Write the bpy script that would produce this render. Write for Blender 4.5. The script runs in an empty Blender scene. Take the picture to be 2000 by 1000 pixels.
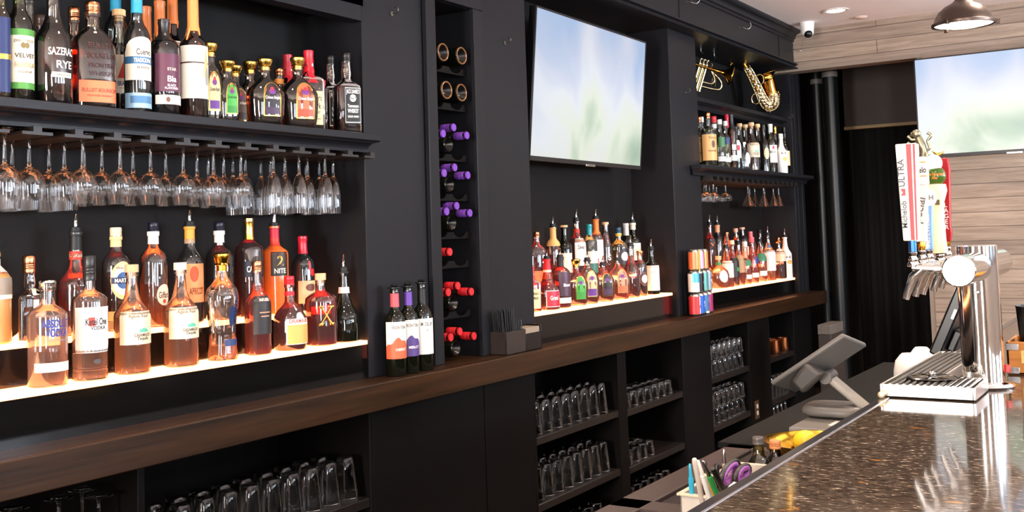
import bpy, bmesh, math, random
from mathutils import Vector, Matrix
PI = math.pi
random.seed(7)
SC = bpy.context.scene
COL = SC.collection
# ------------------------------------------------------------------ camera, world, exposure, big lights
H0 = 1.5                      # eye height above the floor
FPX, CX, CY = 2071.92, 1000.0, 335.566
R = ((0.53729312, -0.03453791, 0.8426881), (-0.84279314, -0.05974535, 0.5349114), (-0.03187197, 0.99761597, 0.06120908))
cd = bpy.data.cameras.new('camera'); cam = bpy.data.objects.new('camera', cd); COL.objects.link(cam)
cam.matrix_world = Matrix(((R[0][0], R[0][1], -R[0][2], 0), (R[1][0], R[1][1], -R[1][2], 0), (R[2][0], R[2][1], -R[2][2], H0), (0, 0, 0, 1)))
cd.sensor_width = 36.0; cd.lens = 36.0 * FPX / 2000.0; cd.shift_y = (CY - 500.0) / 2000.0
cd.clip_start = 0.02; cd.clip_end = 60
SC.camera = cam
SC.view_settings.view_transform = 'Standard'; SC.view_settings.look = 'None'
SC.view_settings.gamma = 1.0; SC.view_settings.use_curve_mapping = False
SC.view_settings.exposure = 0.35
cy = SC.cycles
cy.max_bounces = 20; cy.diffuse_bounces = 3; cy.glossy_bounces = 6; cy.transmission_bounces = 18; cy.transparent_max_bounces = 40
cy.caustics_reflective = False; cy.caustics_refractive = True
cy.sample_clamp_indirect = 6.0; cy.use_denoising = True
w = bpy.data.worlds.new('world'); SC.world = w; w.use_nodes = True
bg = w.node_tree.nodes['Background']; bg.inputs[0].default_value = (0.62, 0.78, 1.0, 1); bg.inputs[1].default_value = 1.2

def area(name, loc, size, energy, color, rot):
    l = bpy.data.lights.new(name, 'AREA'); l.shape = 'RECTANGLE'; l.size, l.size_y = size
    l.energy = energy; l.color = color
    o = bpy.data.objects.new(name, l); o.location = loc; o.rotation_euler = rot; COL.objects.link(o); return o
WIN = [(-1.6, -0.2), (0.6, 2.0), (2.8, 4.2), (5.0, 6.4)]      # windows in the front wall (x ranges)
for i, (a, b) in enumerate(WIN):
    area('window_daylight', ((a + b) / 2, -4.45, 1.95), (b - a, 1.5), (45, 60, 170, 500)[i], (0.76, 0.86, 1.0), (PI / 2 + (0.5, 0.5, 0.85, 1.0)[i], 0, 0))
WINL = [(-2.7, -1.9), (1.0, 1.8)]                             # street side windows in the left wall (y ranges)
for a, b in WINL:
    area('street_daylight', (-2.95, (a + b) / 2, 1.75), (1.9, b - a), 270, (1.0, 0.93, 0.88), (0, -PI / 2 - 0.42, 0))
DOWN = [(x, y) for x in (0.2, 1.9, 3.6, 5.3) for y in (0.55, 1.75)] + [(7.31, 1.96), (0.2, -1.2), (2.4, -1.2), (4.6, -1.2)]
for i, (x, y) in enumerate(DOWN):
    l = bpy.data.lights.new('downlight_lamp', 'SPOT'); l.energy = 60; l.spot_size = math.radians(125); l.spot_blend = 0.7
    l.shadow_soft_size = 0.06; l.color = (1.0, 0.80, 0.62)
    o = bpy.data.objects.new('downlight_lamp', l); o.location = (x, y, H0 + 1.455); COL.objects.link(o)

# ------------------------------------------------------------------ helpers
def ray(px, py):
    a, b = px - CX, -(py - CY)
    return Vector((R[0][0] * a + R[0][1] * b + R[0][2] * FPX, R[1][0] * a + R[1][1] * b + R[1][2] * FPX, R[2][0] * a + R[2][1] * b + R[2][2] * FPX))
def P(px, py, X=None, Y=None, Z=None):
    """world point seen at a pixel of the photograph on a plane X=, Y= or Z= (Z above the floor)"""
    r = ray(px, py)
    t = X / r[0] if X is not None else Y / r[1] if Y is not None else (Z - H0) / r[2]
    v = r * t; v.z += H0; return v
def pix(p):
    d = (p[0], p[1], p[2] - H0); c = [sum(R[i][k] * d[i] for i in range(3)) for k in range(3)]
    return CX + FPX * c[0] / c[2], CY - FPX * c[1] / c[2]
def mpp(p):
    """metres per pixel at a point"""
    return (R[0][2] * p[0] + R[1][2] * p[1] + R[2][2] * (p[2] - H0)) / FPX
def lin(h):
    h = h.lstrip('#'); o = []
    for i in (0, 2, 4):
        c = int(h[i:i + 2], 16) / 255.0
        o.append(c / 12.92 if c <= 0.04045 else ((c + 0.055) / 1.055) ** 2.4)
    return (o[0], o[1], o[2], 1.0)

class MB:
    def __init__(s): s.v = []; s.f = []; s.M = None
    def _a(s, vs, fs):
        b = len(s.v)
        s.v += [tuple(s.M @ Vector(p)) for p in vs] if s.M else [tuple(p) for p in vs]
        s.f += [tuple(b + i for i in f) for f in fs]
    def box(s, x0, x1, y0, y1, z0, z1):
        s._a([(x0, y0, z0), (x1, y0, z0), (x1, y1, z0), (x0, y1, z0), (x0, y0, z1), (x1, y0, z1), (x1, y1, z1), (x0, y1, z1)],
             [(3, 2, 1, 0), (4, 5, 6, 7), (0, 1, 5, 4), (1, 2, 6, 5), (2, 3, 7, 6), (3, 0, 4, 7)]); return s
    def lathe(s, prof, c=(0, 0, 0), n=24, fn=None):
        """prof: (r, z) list; fn(r, z, angle) -> (x, y) overrides the circle"""
        vs, fs, rings = [], [], []
        for r, z in prof:
            if r < 1e-6:
                rings.append([len(vs)]); vs.append((c[0], c[1], c[2] + z))
            else:
                ring = []
                for k in range(n):
                    a = 2 * PI * k / n
                    x, y = fn(r, z, a) if fn else (r * math.cos(a), r * math.sin(a))
                    ring.append(len(vs)); vs.append((c[0] + x, c[1] + y, c[2] + z))
                rings.append(ring)
        for A, B in zip(rings, rings[1:]):
            for k in range(n):
                k2 = (k + 1) % n
                if len(A) == 1 and len(B) == 1: break
                if len(A) == 1: fs.append((A[0], B[k2], B[k]))
                elif len(B) == 1: fs.append((A[k], A[k2], B[0]))
                else: fs.append((A[k], A[k2], B[k2], B[k]))
        s._a(vs, fs); return s
    def cyl(s, a, b, r, r2=None, n=16):
        s.tube([a, b], [r, r if r2 is None else r2], n); return s
    def tube(s, pts, r, n=8, cap=True):
        pts = [Vector(p) for p in pts]; rs = r if isinstance(r, (list, tuple)) else [r] * len(pts)
        vs, fs = [], []; m = len(pts); up = None
        for i, p in enumerate(pts):
            d = (pts[min(i + 1, m - 1)] - pts[max(i - 1, 0)]).normalized()
            if up is None:
                up = Vector((0, 0, 1)) if abs(d.z) < 0.9 else Vector((1, 0, 0))
            u = (up - d * up.dot(d)).normalized(); v = d.cross(u); up = u
            for k in range(n):
                a = 2 * PI * k / n; vs.append(tuple(p + (u * math.cos(a) + v * math.sin(a)) * rs[i]))
        for i in range(m - 1):
            for k in range(n):
                k2 = (k + 1) % n; fs.append((i * n + k, i * n + k2, (i + 1) * n + k2, (i + 1) * n + k))
        if cap:
            fs.append(tuple(range(n))[::-1]); fs.append(tuple((m - 1) * n + k for k in range(n)))
        s._a(vs, fs); return s
    def prism(s, poly, a, b, ax='x'):
        """poly in the two other axes (x: (y,z), y: (x,z), z: (x,y)), extruded from a to b"""
        n = len(poly)
        g = {'x': lambda q, t: (t, q[0], q[1]), 'y': lambda q, t: (q[0], t, q[1]), 'z': lambda q, t: (q[0], q[1], t)}[ax]
        vs = [g(q, a) for q in poly] + [g(q, b) for q in poly]
        fs = [tuple(range(n)), tuple(range(2 * n - 1, n - 1, -1))] + [(k, n + k, n + (k + 1) % n, (k + 1) % n) for k in range(n)]
        s._a(vs, fs); return s
    def sphere(s, c, r, n=16, m=10, sc=(1, 1, 1)):
        M0 = s.M; T = Matrix.Translation(c) @ Matrix.Diagonal((sc[0], sc[1], sc[2], 1))
        s.M = (M0 @ T) if M0 else T
        s.lathe([(r * math.sin(PI * k / m), -r * math.cos(PI * k / m)) for k in range(m + 1)], n=n); s.M = M0; return s
    def build(s, name, mat, parent=None, smooth=35, bevel=0.0, seg=2, off=None, fix=True):
        me = bpy.data.meshes.new(name)
        o0 = Vector(off) if off else Vector((0, 0, 0))
        me.from_pydata([tuple(Vector(p) - o0) for p in s.v], [], s.f)
        if fix:
            bm = bmesh.new(); bm.from_mesh(me); bmesh.ops.recalc_face_normals(bm, faces=bm.faces); bm.to_mesh(me); bm.free()
        if smooth:
            me.shade_smooth()
            if smooth < 180: me.set_sharp_from_angle(angle=math.radians(smooth))
        me.materials.append(mat)
        o = bpy.data.objects.new(name, me); COL.objects.link(o)
        if parent: o.parent = parent
        elif off: o.location = off
        if bevel:
            b = o.modifiers.new('bevel', 'BEVEL'); b.width = bevel; b.segments = seg; b.limit_method = 'ANGLE'; b.angle_limit = 0.6; b.harden_normals = False
        return o
def tag(o, label=None, cat=None, group=None, kind=None):
    if label: o['label'] = label
    if cat: o['category'] = cat
    if group: o['group'] = group
    if kind: o['kind'] = kind
    return o
def empty(name, loc, label, cat, group=None, rot=(0, 0, 0)):
    o = bpy.data.objects.new(name, None); o.location = loc; o.rotation_euler = rot; o.empty_display_size = 0.05
    COL.objects.link(o); return tag(o, label, cat, group)
def kids(o): return [c for c in COL.objects if c.parent == o]
def dup(root, tree, loc, label=None, group=None, rot=None):
    """copy of a thing with copies of its parts; tree = [(part, [sub-parts])]"""
    r = root.copy(); COL.objects.link(r); r.location = loc
    if rot is not None: r.rotation_euler = rot
    if label: r['label'] = label
    if group: r['group'] = group
    for c0, subs in tree:
        c = c0.copy(); COL.objects.link(c); c.parent = r
        for g0 in subs:
            g = g0.copy(); COL.objects.link(g); g.parent = c
    return r

# ------------------------------------------------------------------ materials
MATS = {}
def pbr(name, col, rough=0.5, metal=0.0, trans=0.0, ior=1.45, coat=0.0, spec=0.5, emis=0.0, bump=0.0, bscale=40, var=0.0):
    key = (name, col, rough, metal, trans)
    if key in MATS: return MATS[key]
    m = bpy.data.materials.new(name); m.use_nodes = True; nt = m.node_tree; b = nt.nodes['Principled BSDF']
    c = lin(col)
    b.inputs['Base Color'].default_value = c; b.inputs['Roughness'].default_value = rough; b.inputs['Metallic'].default_value = metal
    b.inputs['Transmission Weight'].default_value = trans; b.inputs['IOR'].default_value = ior
    b.inputs['Coat Weight'].default_value = coat; b.inputs['Coat Roughness'].default_value = 0.06; b.inputs['Specular IOR Level'].default_value = spec
    if emis:
        b.inputs['Emission Color'].default_value = c; b.inputs['Emission Strength'].default_value = emis
    if var or bump:
        tc = nt.nodes.new('ShaderNodeTexCoord'); n = nt.nodes.new('ShaderNodeTexNoise'); n.inputs['Scale'].default_value = bscale; n.inputs['Detail'].default_value = 4
        nt.links.new(tc.outputs['Object'], n.inputs['Vector'])
        if var:
            mr = nt.nodes.new('ShaderNodeMapRange'); mr.inputs['To Min'].default_value = max(0.02, rough - var); mr.inputs['To Max'].default_value = rough + var
            nt.links.new(n.outputs['Fac'], mr.inputs['Value']); nt.links.new(mr.outputs['Result'], b.inputs['Roughness'])
        if bump:
            bp = nt.nodes.new('ShaderNodeBump'); bp.inputs['Strength'].default_value = bump; bp.inputs['Distance'].default_value = 0.01
            nt.links.new(n.outputs['Fac'], bp.inputs['Height']); nt.links.new(bp.outputs['Normal'], b.inputs['Normal'])
    MATS[key] = m; return m
def thin_glass(col, glow_haze=.008):
    key = ('thin', col, glow_haze)
    if key in MATS: return MATS[key]
    m = bpy.data.materials.new('thin_glass'); m.use_nodes = True; nt = m.node_tree; nt.nodes.clear()
    o = nt.nodes.new('ShaderNodeOutputMaterial'); mx = nt.nodes.new('ShaderNodeMixShader'); t = nt.nodes.new('ShaderNodeBsdfTransparent'); g = nt.nodes.new('ShaderNodeBsdfGlossy')
    fr = nt.nodes.new('ShaderNodeFresnel'); fr.inputs['IOR'].default_value = 1.6
    mul = nt.nodes.new('ShaderNodeMath'); mul.operation = 'MULTIPLY_ADD'; mul.inputs[1].default_value = 1.1; mul.inputs[2].default_value = 0.02; mul.use_clamp = True
    t.inputs[0].default_value = lin(col); g.inputs[0].default_value = (1, 1, 1, 1); g.inputs['Roughness'].default_value = 0.015
    L = nt.links.new
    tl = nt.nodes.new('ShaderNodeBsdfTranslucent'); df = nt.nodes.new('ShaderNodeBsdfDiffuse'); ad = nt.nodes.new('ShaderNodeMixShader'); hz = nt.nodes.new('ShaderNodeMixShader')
    tl.inputs[0].default_value = df.inputs[0].default_value = (.9, .9, .9, 1); ad.inputs[0].default_value = .5; hz.inputs[0].default_value = glow_haze   # translucent film stands in for the panels' glow on the glass
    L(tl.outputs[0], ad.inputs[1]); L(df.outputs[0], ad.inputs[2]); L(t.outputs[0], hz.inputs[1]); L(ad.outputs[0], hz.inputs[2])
    L(fr.outputs[0], mul.inputs[0]); L(mul.outputs[0], mx.inputs[0]); L(hz.outputs[0], mx.inputs[1]); L(g.outputs[0], mx.inputs[2]); L(mx.outputs[0], o.inputs[0])
    MATS[key] = m; return m
def liquid(col, glow_mix):
    """drink: clear refraction with a translucent share put in to stand for light glowing from below"""
    key = ('liquid', col, glow_mix)
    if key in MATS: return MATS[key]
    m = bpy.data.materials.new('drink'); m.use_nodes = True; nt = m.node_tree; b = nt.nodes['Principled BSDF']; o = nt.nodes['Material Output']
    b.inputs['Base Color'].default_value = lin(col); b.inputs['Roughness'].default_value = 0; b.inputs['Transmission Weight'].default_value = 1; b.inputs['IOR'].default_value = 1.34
    t = nt.nodes.new('ShaderNodeBsdfTranslucent'); mx = nt.nodes.new('ShaderNodeMixShader'); t.inputs[0].default_value = lin(col); mx.inputs[0].default_value = glow_mix
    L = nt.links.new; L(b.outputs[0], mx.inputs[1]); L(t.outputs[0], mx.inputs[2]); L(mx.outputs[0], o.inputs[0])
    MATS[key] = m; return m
def node_mat(name, build):
    if name in MATS: return MATS[name]
    m = bpy.data.materials.new(name); m.use_nodes = True; nt = m.node_tree; b = nt.nodes['Principled BSDF']
    build(nt, b, nt.links.new); MATS[name] = m; return m
def N(nt, t, **kw):
    n = nt.nodes.new(t)
    for k, v in kw.items():
        if k in n.inputs: n.inputs[k].default_value = v
        else: setattr(n, k, v)
    return n
def ramp(nt, stops):
    r = nt.nodes.new('ShaderNodeValToRGB'); e = r.color_ramp.elements
    while len(e) < len(stops): e.new(0.5)
    for x, (p, c) in zip(e, stops): x.position = p; x.color = lin(c)
    return r
def m_wood(name, c0, c1, axis, rough, sc=1.0, spec=.4):
    def f(nt, b, L):
        tc = N(nt, 'ShaderNodeTexCoord'); mp = N(nt, 'ShaderNodeMapping')
        s = [22 * sc, 22 * sc, 22 * sc]; s[axis] = 0.9 * sc; mp.inputs['Scale'].default_value = s
        n = N(nt, 'ShaderNodeTexNoise', Scale=1.6, Detail=8.0, Roughness=0.62, Distortion=0.35); r = ramp(nt, [(0.3, c0), (0.7, c1)])
        L(tc.outputs['Object'], mp.inputs[0]); L(mp.outputs[0], n.inputs['Vector']); L(n.outputs['Fac'], r.inputs[0]); L(r.outputs[0], b.inputs['Base Color'])
        bp = N(nt, 'ShaderNodeBump', Strength=0.12, Distance=0.004); L(n.outputs['Fac'], bp.inputs['Height']); L(bp.outputs[0], b.inputs['Normal'])
        b.inputs['Roughness'].default_value = rough; b.inputs['Specular IOR Level'].default_value = spec
    return node_mat(name, f)
def m_planks():
    def f(nt, b, L):
        tc = N(nt, 'ShaderNodeTexCoord'); sp = N(nt, 'ShaderNodeSeparateXYZ'); cb = N(nt, 'ShaderNodeCombineXYZ')
        L(tc.outputs['Object'], sp.inputs[0]); L(sp.outputs['Y'], cb.inputs['X']); L(sp.outputs['Z'], cb.inputs['Y'])
        br = N(nt, 'ShaderNodeTexBrick', offset=0.37, offset_frequency=2, squash=1.0, squash_frequency=2)
        br.inputs['Color1'].default_value = lin('bfa892'); br.inputs['Color2'].default_value = lin('9c8878'); br.inputs['Mortar'].default_value = lin('65564b')
        br.inputs['Scale'].default_value = 1.0; br.inputs['Mortar Size'].default_value = 0.0025; br.inputs['Brick Width'].default_value = 2.9; br.inputs['Row Height'].default_value = 0.098
        br.inputs['Bias'].default_value = 0.1
        L(cb.outputs[0], br.inputs['Vector'])
        mp = N(nt, 'ShaderNodeMapping'); mp.inputs['Scale'].default_value = (1, 2.0, 34); L(tc.outputs['Object'], mp.inputs[0])
        n = N(nt, 'ShaderNodeTexNoise', Scale=1.5, Detail=7.0, Roughness=0.65); L(mp.outputs[0], n.inputs['Vector'])
        r = ramp(nt, [(0.25, '8d8178'), (0.75, 'ffffff')]); L(n.outputs['Fac'], r.inputs[0])
        mx = N(nt, 'ShaderNodeMix', data_type='RGBA', blend_type='MULTIPLY'); mx.inputs[0].default_value = 0.75
        L(br.outputs['Color'], mx.inputs[6]); L(r.outputs[0], mx.inputs[7]); L(mx.outputs[2], b.inputs['Base Color'])
        bp = N(nt, 'ShaderNodeBump', Strength=0.3, Distance=0.004); L(br.outputs['Fac'], bp.inputs['Height']); bp.invert = True; L(bp.outputs[0], b.inputs['Normal'])
        b.inputs['Roughness'].default_value = 0.55
    return node_mat('weathered_planks', f)
def m_granite():
    def f(nt, b, L):
        tc = N(nt, 'ShaderNodeTexCoord'); mp = N(nt, 'ShaderNodeMapping'); mp.inputs['Scale'].default_value = (120, 34, 120); mp.inputs['Rotation'].default_value = (0, 0, 0.10)
        L(tc.outputs['Object'], mp.inputs[0])
        n = N(nt, 'ShaderNodeTexNoise', Scale=1.7, Detail=9.0, Roughness=0.72, Distortion=0.4); L(mp.outputs[0], n.inputs['Vector'])
        r = ramp(nt, [(0.38, '1c1613'), (0.50, '43382f'), (0.59, '5e5043'), (0.65, 'c2b4a2'), (0.72, 'f3ebdd')]); L(n.outputs['Fac'], r.inputs[0])
        n2 = N(nt, 'ShaderNodeTexNoise', Scale=0.30, Detail=6.0, Roughness=0.6); L(mp.outputs[0], n2.inputs['Vector'])
        r2 = ramp(nt, [(0.66, '000000'), (0.72, 'ffffff')]); L(n2.outputs['Fac'], r2.inputs[0])
        mx = N(nt, 'ShaderNodeMix', data_type='RGBA'); mx.inputs[7].default_value = lin('b8742e'); L(r2.outputs[0], mx.inputs[0]); L(r.outputs[0], mx.inputs[6])
        L(mx.outputs[2], b.inputs['Base Color'])
        b.inputs['Roughness'].default_value = 0.07; b.inputs['IOR'].default_value = 1.55
    return node_mat('granite', f)
def m_screen(name, sx, seed, strength):
    """a blurred moving picture shown on a television: soft blue, white and green bands"""
    def f(nt, b, L):
        tc = N(nt, 'ShaderNodeTexCoord'); mp = N(nt, 'ShaderNodeMapping'); mp.inputs['Location'].default_value = (seed, seed * 0.7, seed * 1.3); mp.inputs['Scale'].default_value = (1.5, 1.5, 2.8)
        L(tc.outputs['Object'], mp.inputs[0])
        n = N(nt, 'ShaderNodeTexNoise', Scale=1.0, Detail=3.0, Roughness=0.5, Distortion=0.9); L(mp.outputs[0], n.inputs['Vector'])
        mp.inputs['Scale'].default_value = (1.9, 1.0, 1.5)
        sp = N(nt, 'ShaderNodeSeparateXYZ'); L(tc.outputs['Object'], sp.inputs[0])
        m2 = N(nt, 'ShaderNodeMapping'); m2.inputs['Location'].default_value = (-.15 * sx, 0, .62); m2.inputs['Scale'].default_value = (1.5, 1, 4.0); L(tc.outputs['Object'], m2.inputs[0])
        gr = N(nt, 'ShaderNodeTexGradient', gradient_type='SPHERICAL'); L(m2.outputs[0], gr.inputs[0])        # the darker green shape low in the picture
        bl = N(nt, 'ShaderNodeMath', operation='MULTIPLY_ADD'); bl.inputs[1].default_value = -0.26; L(gr.outputs['Fac'], bl.inputs[0]); L(n.outputs['Fac'], bl.inputs[2])
        ad = N(nt, 'ShaderNodeMath', operation='MULTIPLY_ADD'); ad.inputs[1].default_value = 0.55; L(sp.outputs['Z'], ad.inputs[0]); L(bl.outputs[0], ad.inputs[2]); n.inputs['Roughness'].default_value = .4
        r = ramp(nt, [(0.00, '8fb0a4'), (0.15, 'c4d8c2'), (0.27, 'eff6e6'), (0.44, 'eff3fb'), (0.60, 'dae1f5'), (0.82, 'b0caee')]); L(ad.outputs[0], r.inputs[0])
        b.inputs['Base Color'].default_value = (0, 0, 0, 1); b.inputs['Roughness'].default_value = 0.2
        L(r.outputs[0], b.inputs['Emission Color']); b.inputs['Emission Strength'].default_value = strength
    return node_mat(name, f)
PAINT = pbr('charcoal_paint', '1c1c1f', 0.4, spec=.2, bump=0.04, bscale=60, var=0.06)
PAINT_IN = pbr('black_paint', '121011', 0.5, spec=.3); BACKP = pbr('bay_back_paint', '1a1919', 0.6, spec=.12)
SHELF = m_wood('stained_shelf', '120e0c', '1e1713', 0, 0.45)
COUNTER = m_wood('walnut_counter', '170d06', '382210', 0, 0.38, 1.0, .22)
PLANK = m_planks(); GRANITE = m_granite()
CHROME = pbr('chrome', 'e4e2de', 0.06, 1.0); STEEL = pbr('brushed_steel', 'b9b6b2', 0.28, 1.0)
BLACKP = pbr('black_plastic', '0b0b0c', 0.3); RUBBER = pbr('black_rubber', '0a0a0a', 0.55)
BRASS = pbr('brass', 'e8b03c', 0.16, 1.0); GOLD = pbr('gold_cap', 'e2ba5a', 0.2, 1.0); COPPER = pbr('copper', 'dc9468', 0.22, 1.0)
CRYSTAL = pbr('crystal', 'ffffff', 0.0, 0, 1.0, 1.47)
WHITE = pbr('white_gloss', 'f2efe9', 0.25); CEIL = pbr('ceiling_paint', 'f3e7e2', 0.7)
BASE = pbr('shaded_cabinet_black', '0d0a09', 0.6, spec=.12)  # paint darkened to stand for the shade below the counter
DARKBOTTLE = pbr('dark_bottle_glass', '0d0f08', 0.04, spec=0.6)
LED = pbr('lit_acrylic', 'ff9f60', 0.3, emis=6.5)
DARKWALL = pbr('dark_wall', '2a2422', 0.6); CURTAIN = pbr('black_cloth', '0c0b0b', 0.9)
# ------------------------------------------------------------------ room shell
CEILZ = H0 + 1.485; XF = 7.86
YO = P(1827, 600, X=XF).y                    # right jamb of the opening to the hall
def struct(name, mb, mat, bevel=0.0, off=None):
    return tag(mb.build(name, mat, bevel=bevel, off=off), kind='structure')
struct('floor', MB().box(-3.1, 11.0, -4.6, 3.6, -0.1, 0.0), pbr('floor_tile', 'a08c78', 0.45, bump=0.05, bscale=20))
struct('ceiling', MB().box(-3.1, 11.0, -4.6, 3.6, CEILZ, CEILZ + 0.1), CEIL)
struct('wall_back', MB().box(-3.1, 11.0, 3.2, 3.3, 0, CEILZ), DARKWALL)
lw = MB(); ys = [-4.6] + [v for a in WINL for v in a] + [3.2]
for i in range(0, len(ys), 2): lw.box(-3.1, -3.0, ys[i], ys[i + 1], 0, CEILZ)
for a, b in WINL: lw.box(-3.1, -3.0, a, b, 0, .8); lw.box(-3.1, -3.0, a, b, 2.7, CEILZ)
struct('wall_left', lw, pbr('taupe_plaster', '8d8178', 0.7))
for i, (a, b) in enumerate(WINL):
    m = MB()
    for y in (a, (a + b) / 2 - .02, b - .04): m.box(-3.08, -3.02, y, y + .04, .8, 2.7)
    for z in (.8, 1.7, 2.66): m.box(-3.078, -3.022, a, b, z, z + .04)
    struct('window_%d' % (i + 11), m, BLACKP)
fw = MB()
xs = [-3.0] + [v for a in WIN for v in a] + [11.0]
for i in range(0, len(xs), 2): fw.box(xs[i], xs[i + 1], -4.6, -4.5, 0, CEILZ)
for a, b in WIN: fw.box(a, b, -4.6, -4.5, 0, 1.2); fw.box(a, b, -4.6, -4.5, 2.7, CEILZ)
struct('wall_front', fw, pbr('taupe_plaster', '8d8178', 0.7))
for i, (a, b) in enumerate(WIN):
    m = MB()
    for x in (a, (a + b) / 2 - 0.02, b - 0.04): m.box(x, x + 0.04, -4.58, -4.52, 1.2, 2.7)
    for z in (1.2, 1.95, 2.66): m.box(a, b, -4.578, -4.522, z, z + 0.04)
    struct('window_%d' % (i + 1), m, BLACKP)
wf = MB().box(XF, XF + 0.12, YO, 2.62, H0 + 1.2, CEILZ).box(XF, XF + 0.12, -4.5, YO, 0, CEILZ)
struct('wall_right', wf, PLANK)
tr = MB().box(XF - 0.012, XF + 0.13, YO, 2.62, H0 + 1.175, H0 + 1.2).box(XF + 0.005, XF + 0.12, YO, YO + 0.035, 0, H0 + 1.175)
struct('trim_1', tr, pbr('greige_trim', '8a7a6c', 0.5))
tag(MB().box(-2.9, 6.6, 1.34, 2.46, 0.0005, .012).build('bounce_blocker_mat', pbr('bounce_blocker_black', '0c0b0b', .8), bevel=.003), 'unseen black floor mat added to soak up bounced light in the aisle', 'floor mat')  # unseen mat, added to keep floor bounce off the base cabinets
# dark hall behind the opening
struct('wall_hall_end', MB().box(10.0, 10.1, 0.9, 3.2, 0, CEILZ), DARKWALL)
struct('wall_hall_side', MB().box(XF + 0.12, 10.0, 0.9, 1.0, 0, CEILZ), DARKWALL)
# high brown panel with a pale ledge, black curtain below it
X = 9.0; a = P(1650, 244, X=X); b = P(1800, 240, X=X)
struct('trim_2', MB().box(X, X + 0.06, 1.0, a.y, a.z - 0.02, CEILZ), pbr('brown_panel', '3d332f', 0.6))
struct('trim_3', MB().box(X - 0.03, X + 0.06, 1.0, a.y, a.z - 0.045, a.z - 0.02), pbr('pale_ledge', '9a7f5a', 0.5))
cu = MB(); n = 90; yA, yB = 1.05, a.y - 0.03
vs = []; fs = []
for k in range(n + 1):
    y = yA + (yB - yA) * k / n; dx = 0.035 * math.sin(k * 0.9) + 0.02 * math.sin(k * 0.37 + 1)
    vs += [(X + 0.12 + dx, y, 0.03), (X + 0.12 + dx * 0.7, y, a.z - 0.03)]
fs = [(2 * k, 2 * k + 2, 2 * k + 3, 2 * k + 1) for k in range(n)]
cu._a(vs, fs); c = cu.build('curtain', CURTAIN, smooth=180)
so = c.modifiers.new('thick', 'SOLIDIFY'); so.thickness = 0.006
tag(c, 'black floor length curtain hanging under the pale ledge in the dark hall', 'curtain')
for px, lab, r in ((1606, 'black vertical pipe next to the end of the back bar', 0.045), (1633, 'black vertical pipe with grey collar, nearer the curtain', 0.055)):
    q = P(px, 400, X=8.62 if px < 1620 else 8.30)
    e = empty('vertical_pipe', (q.x, q.y, 0), lab, 'pipe', 'pipes in the hall')
    MB().cyl((0, 0, 0.0), (0, 0, CEILZ), r, n=20).build('pipe_body', pbr('black_pipe', '141617', 0.35), e)
    zt = P(1633, 135, X=8.3).z
    MB().cyl((0, 0, zt - 0.06), (0, 0, zt - 0.02), r * 1.12, n=20).build('collar', pbr('grey_plastic', '6a6663', 0.5), e)

# ------------------------------------------------------------------ back bar: pilasters, bays, shelves
YP, YB = 2.5, 2.77                           # face of the pilasters, back of the bays
XL = 0.6
ZC = H0 - 0.487                              # top of the back counter
ZH = H0 + 1.19                               # underside of the cornice
def box_thing(name, lab, cat, bx, mat, bevel=0.003, group=None):
    m = MB()
    for q in bx: m.box(*q)
    return tag(m.build(name, mat, bevel=bevel), lab, cat, group)
g = 'pilasters of the back bar'
PIL = [(2.947, 3.31, 'wide black pilaster behind the three open wine bottles'), (3.71, 4.09, 'black pilaster between wine rack and television bay'),
       (5.68, 6.09, 'black pilaster between television bay and instrument bay, behind the stacked cans'), (7.93, 8.17, 'narrow black pilaster at the far end of the back bar')]
for x0, x1, lab in PIL:
    e = empty('pilaster', (x0, YP, ZC), lab, 'pilaster', g)
    MB().box(0, x1 - x0, 0, 0.31, 0, ZH - ZC).build('shaft', PAINT, e, bevel=0.003)
    if x0 > 7: MB().box(0.05, 0.085, -0.006, 0, 0, ZH - ZC).box(0.15, 0.19, -0.010, 0, 0, ZH - ZC).build('edge_bead', PAINT, e, bevel=0.002)
def bay(x0, x1, lab, ztop=None):
    e = empty('display_bay', (x0, YB, ZC), lab, 'cabinet', 'open bays of the back bar')
    MB().box(0, x1 - x0, 0, 0.02, 0, ZH - ZC).build('back_panel', BACKP, e)
    return e
b1 = bay(XL, 2.947, 'open black bay on the left holding liquor bottles and hanging wine glasses')
b2 = bay(4.09, 5.68, 'open black bay holding the television')
b3 = bay(6.09, 7.93, 'open black bay holding the trumpet and saxophone')
def ledge(name, lab, x0, x1, yf, zt, zb, group='moulded shelves of the back bar', lim=None):
    """board with a moulding stepped back underneath"""
    e = empty(name, (x0, yf, zb), lab, 'shelf', group)
    h = zt - zb; w = x1 - x0; d = YB - yf
    lo, hi = (max(x0, lim[0]) - x0, min(x1, lim[1]) - x0) if lim else (0, w)
    MB().prism([(0, h), (0, h * 0.62), (0.012, h * 0.55), (YP - yf - .012 if yf < YP else .03, h * 0.55), (YP - yf - .012 if yf < YP else .03, h)], 0, w).build('front_nosing', PAINT, e, bevel=0.0015)
    MB().box(lo, hi, YP - yf - .012 if yf < YP else .03, d, h * .55, h).build('board', PAINT, e)
    dd = YP - yf - .012 if yf < YP else d
    pr = [(dd, h * 0.55), (0.016, h * 0.55), (0.018, h * 0.50)]
    for k in range(7): t = k / 6 * PI / 2; pr.append((0.018 + 0.034 * math.sin(t), h * 0.50 - h * 0.32 * (1 - math.cos(t))))
    pr += [(0.055, h * 0.18), (0.055, 0), (dd, 0)]
    MB().prism(pr, 0.012, w - 0.012).build('cove_moulding', PAINT, e, smooth=25)
    return e
ZS1 = H0 + 0.381
ledge('bottle_shelf', 'moulded black shelf carrying the upper row of whiskey bottles, over the wine glasses', XL, 2.946, 2.42, ZS1, ZS1 - 0.062)
ledge('upper_shelf', 'moulded black shelf at the top edge of the left bay, above the whiskey bottles', XL, 2.945, 2.49, H0 + 0.90, H0 + 0.80)
ZS3 = H0 + 0.396
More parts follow.
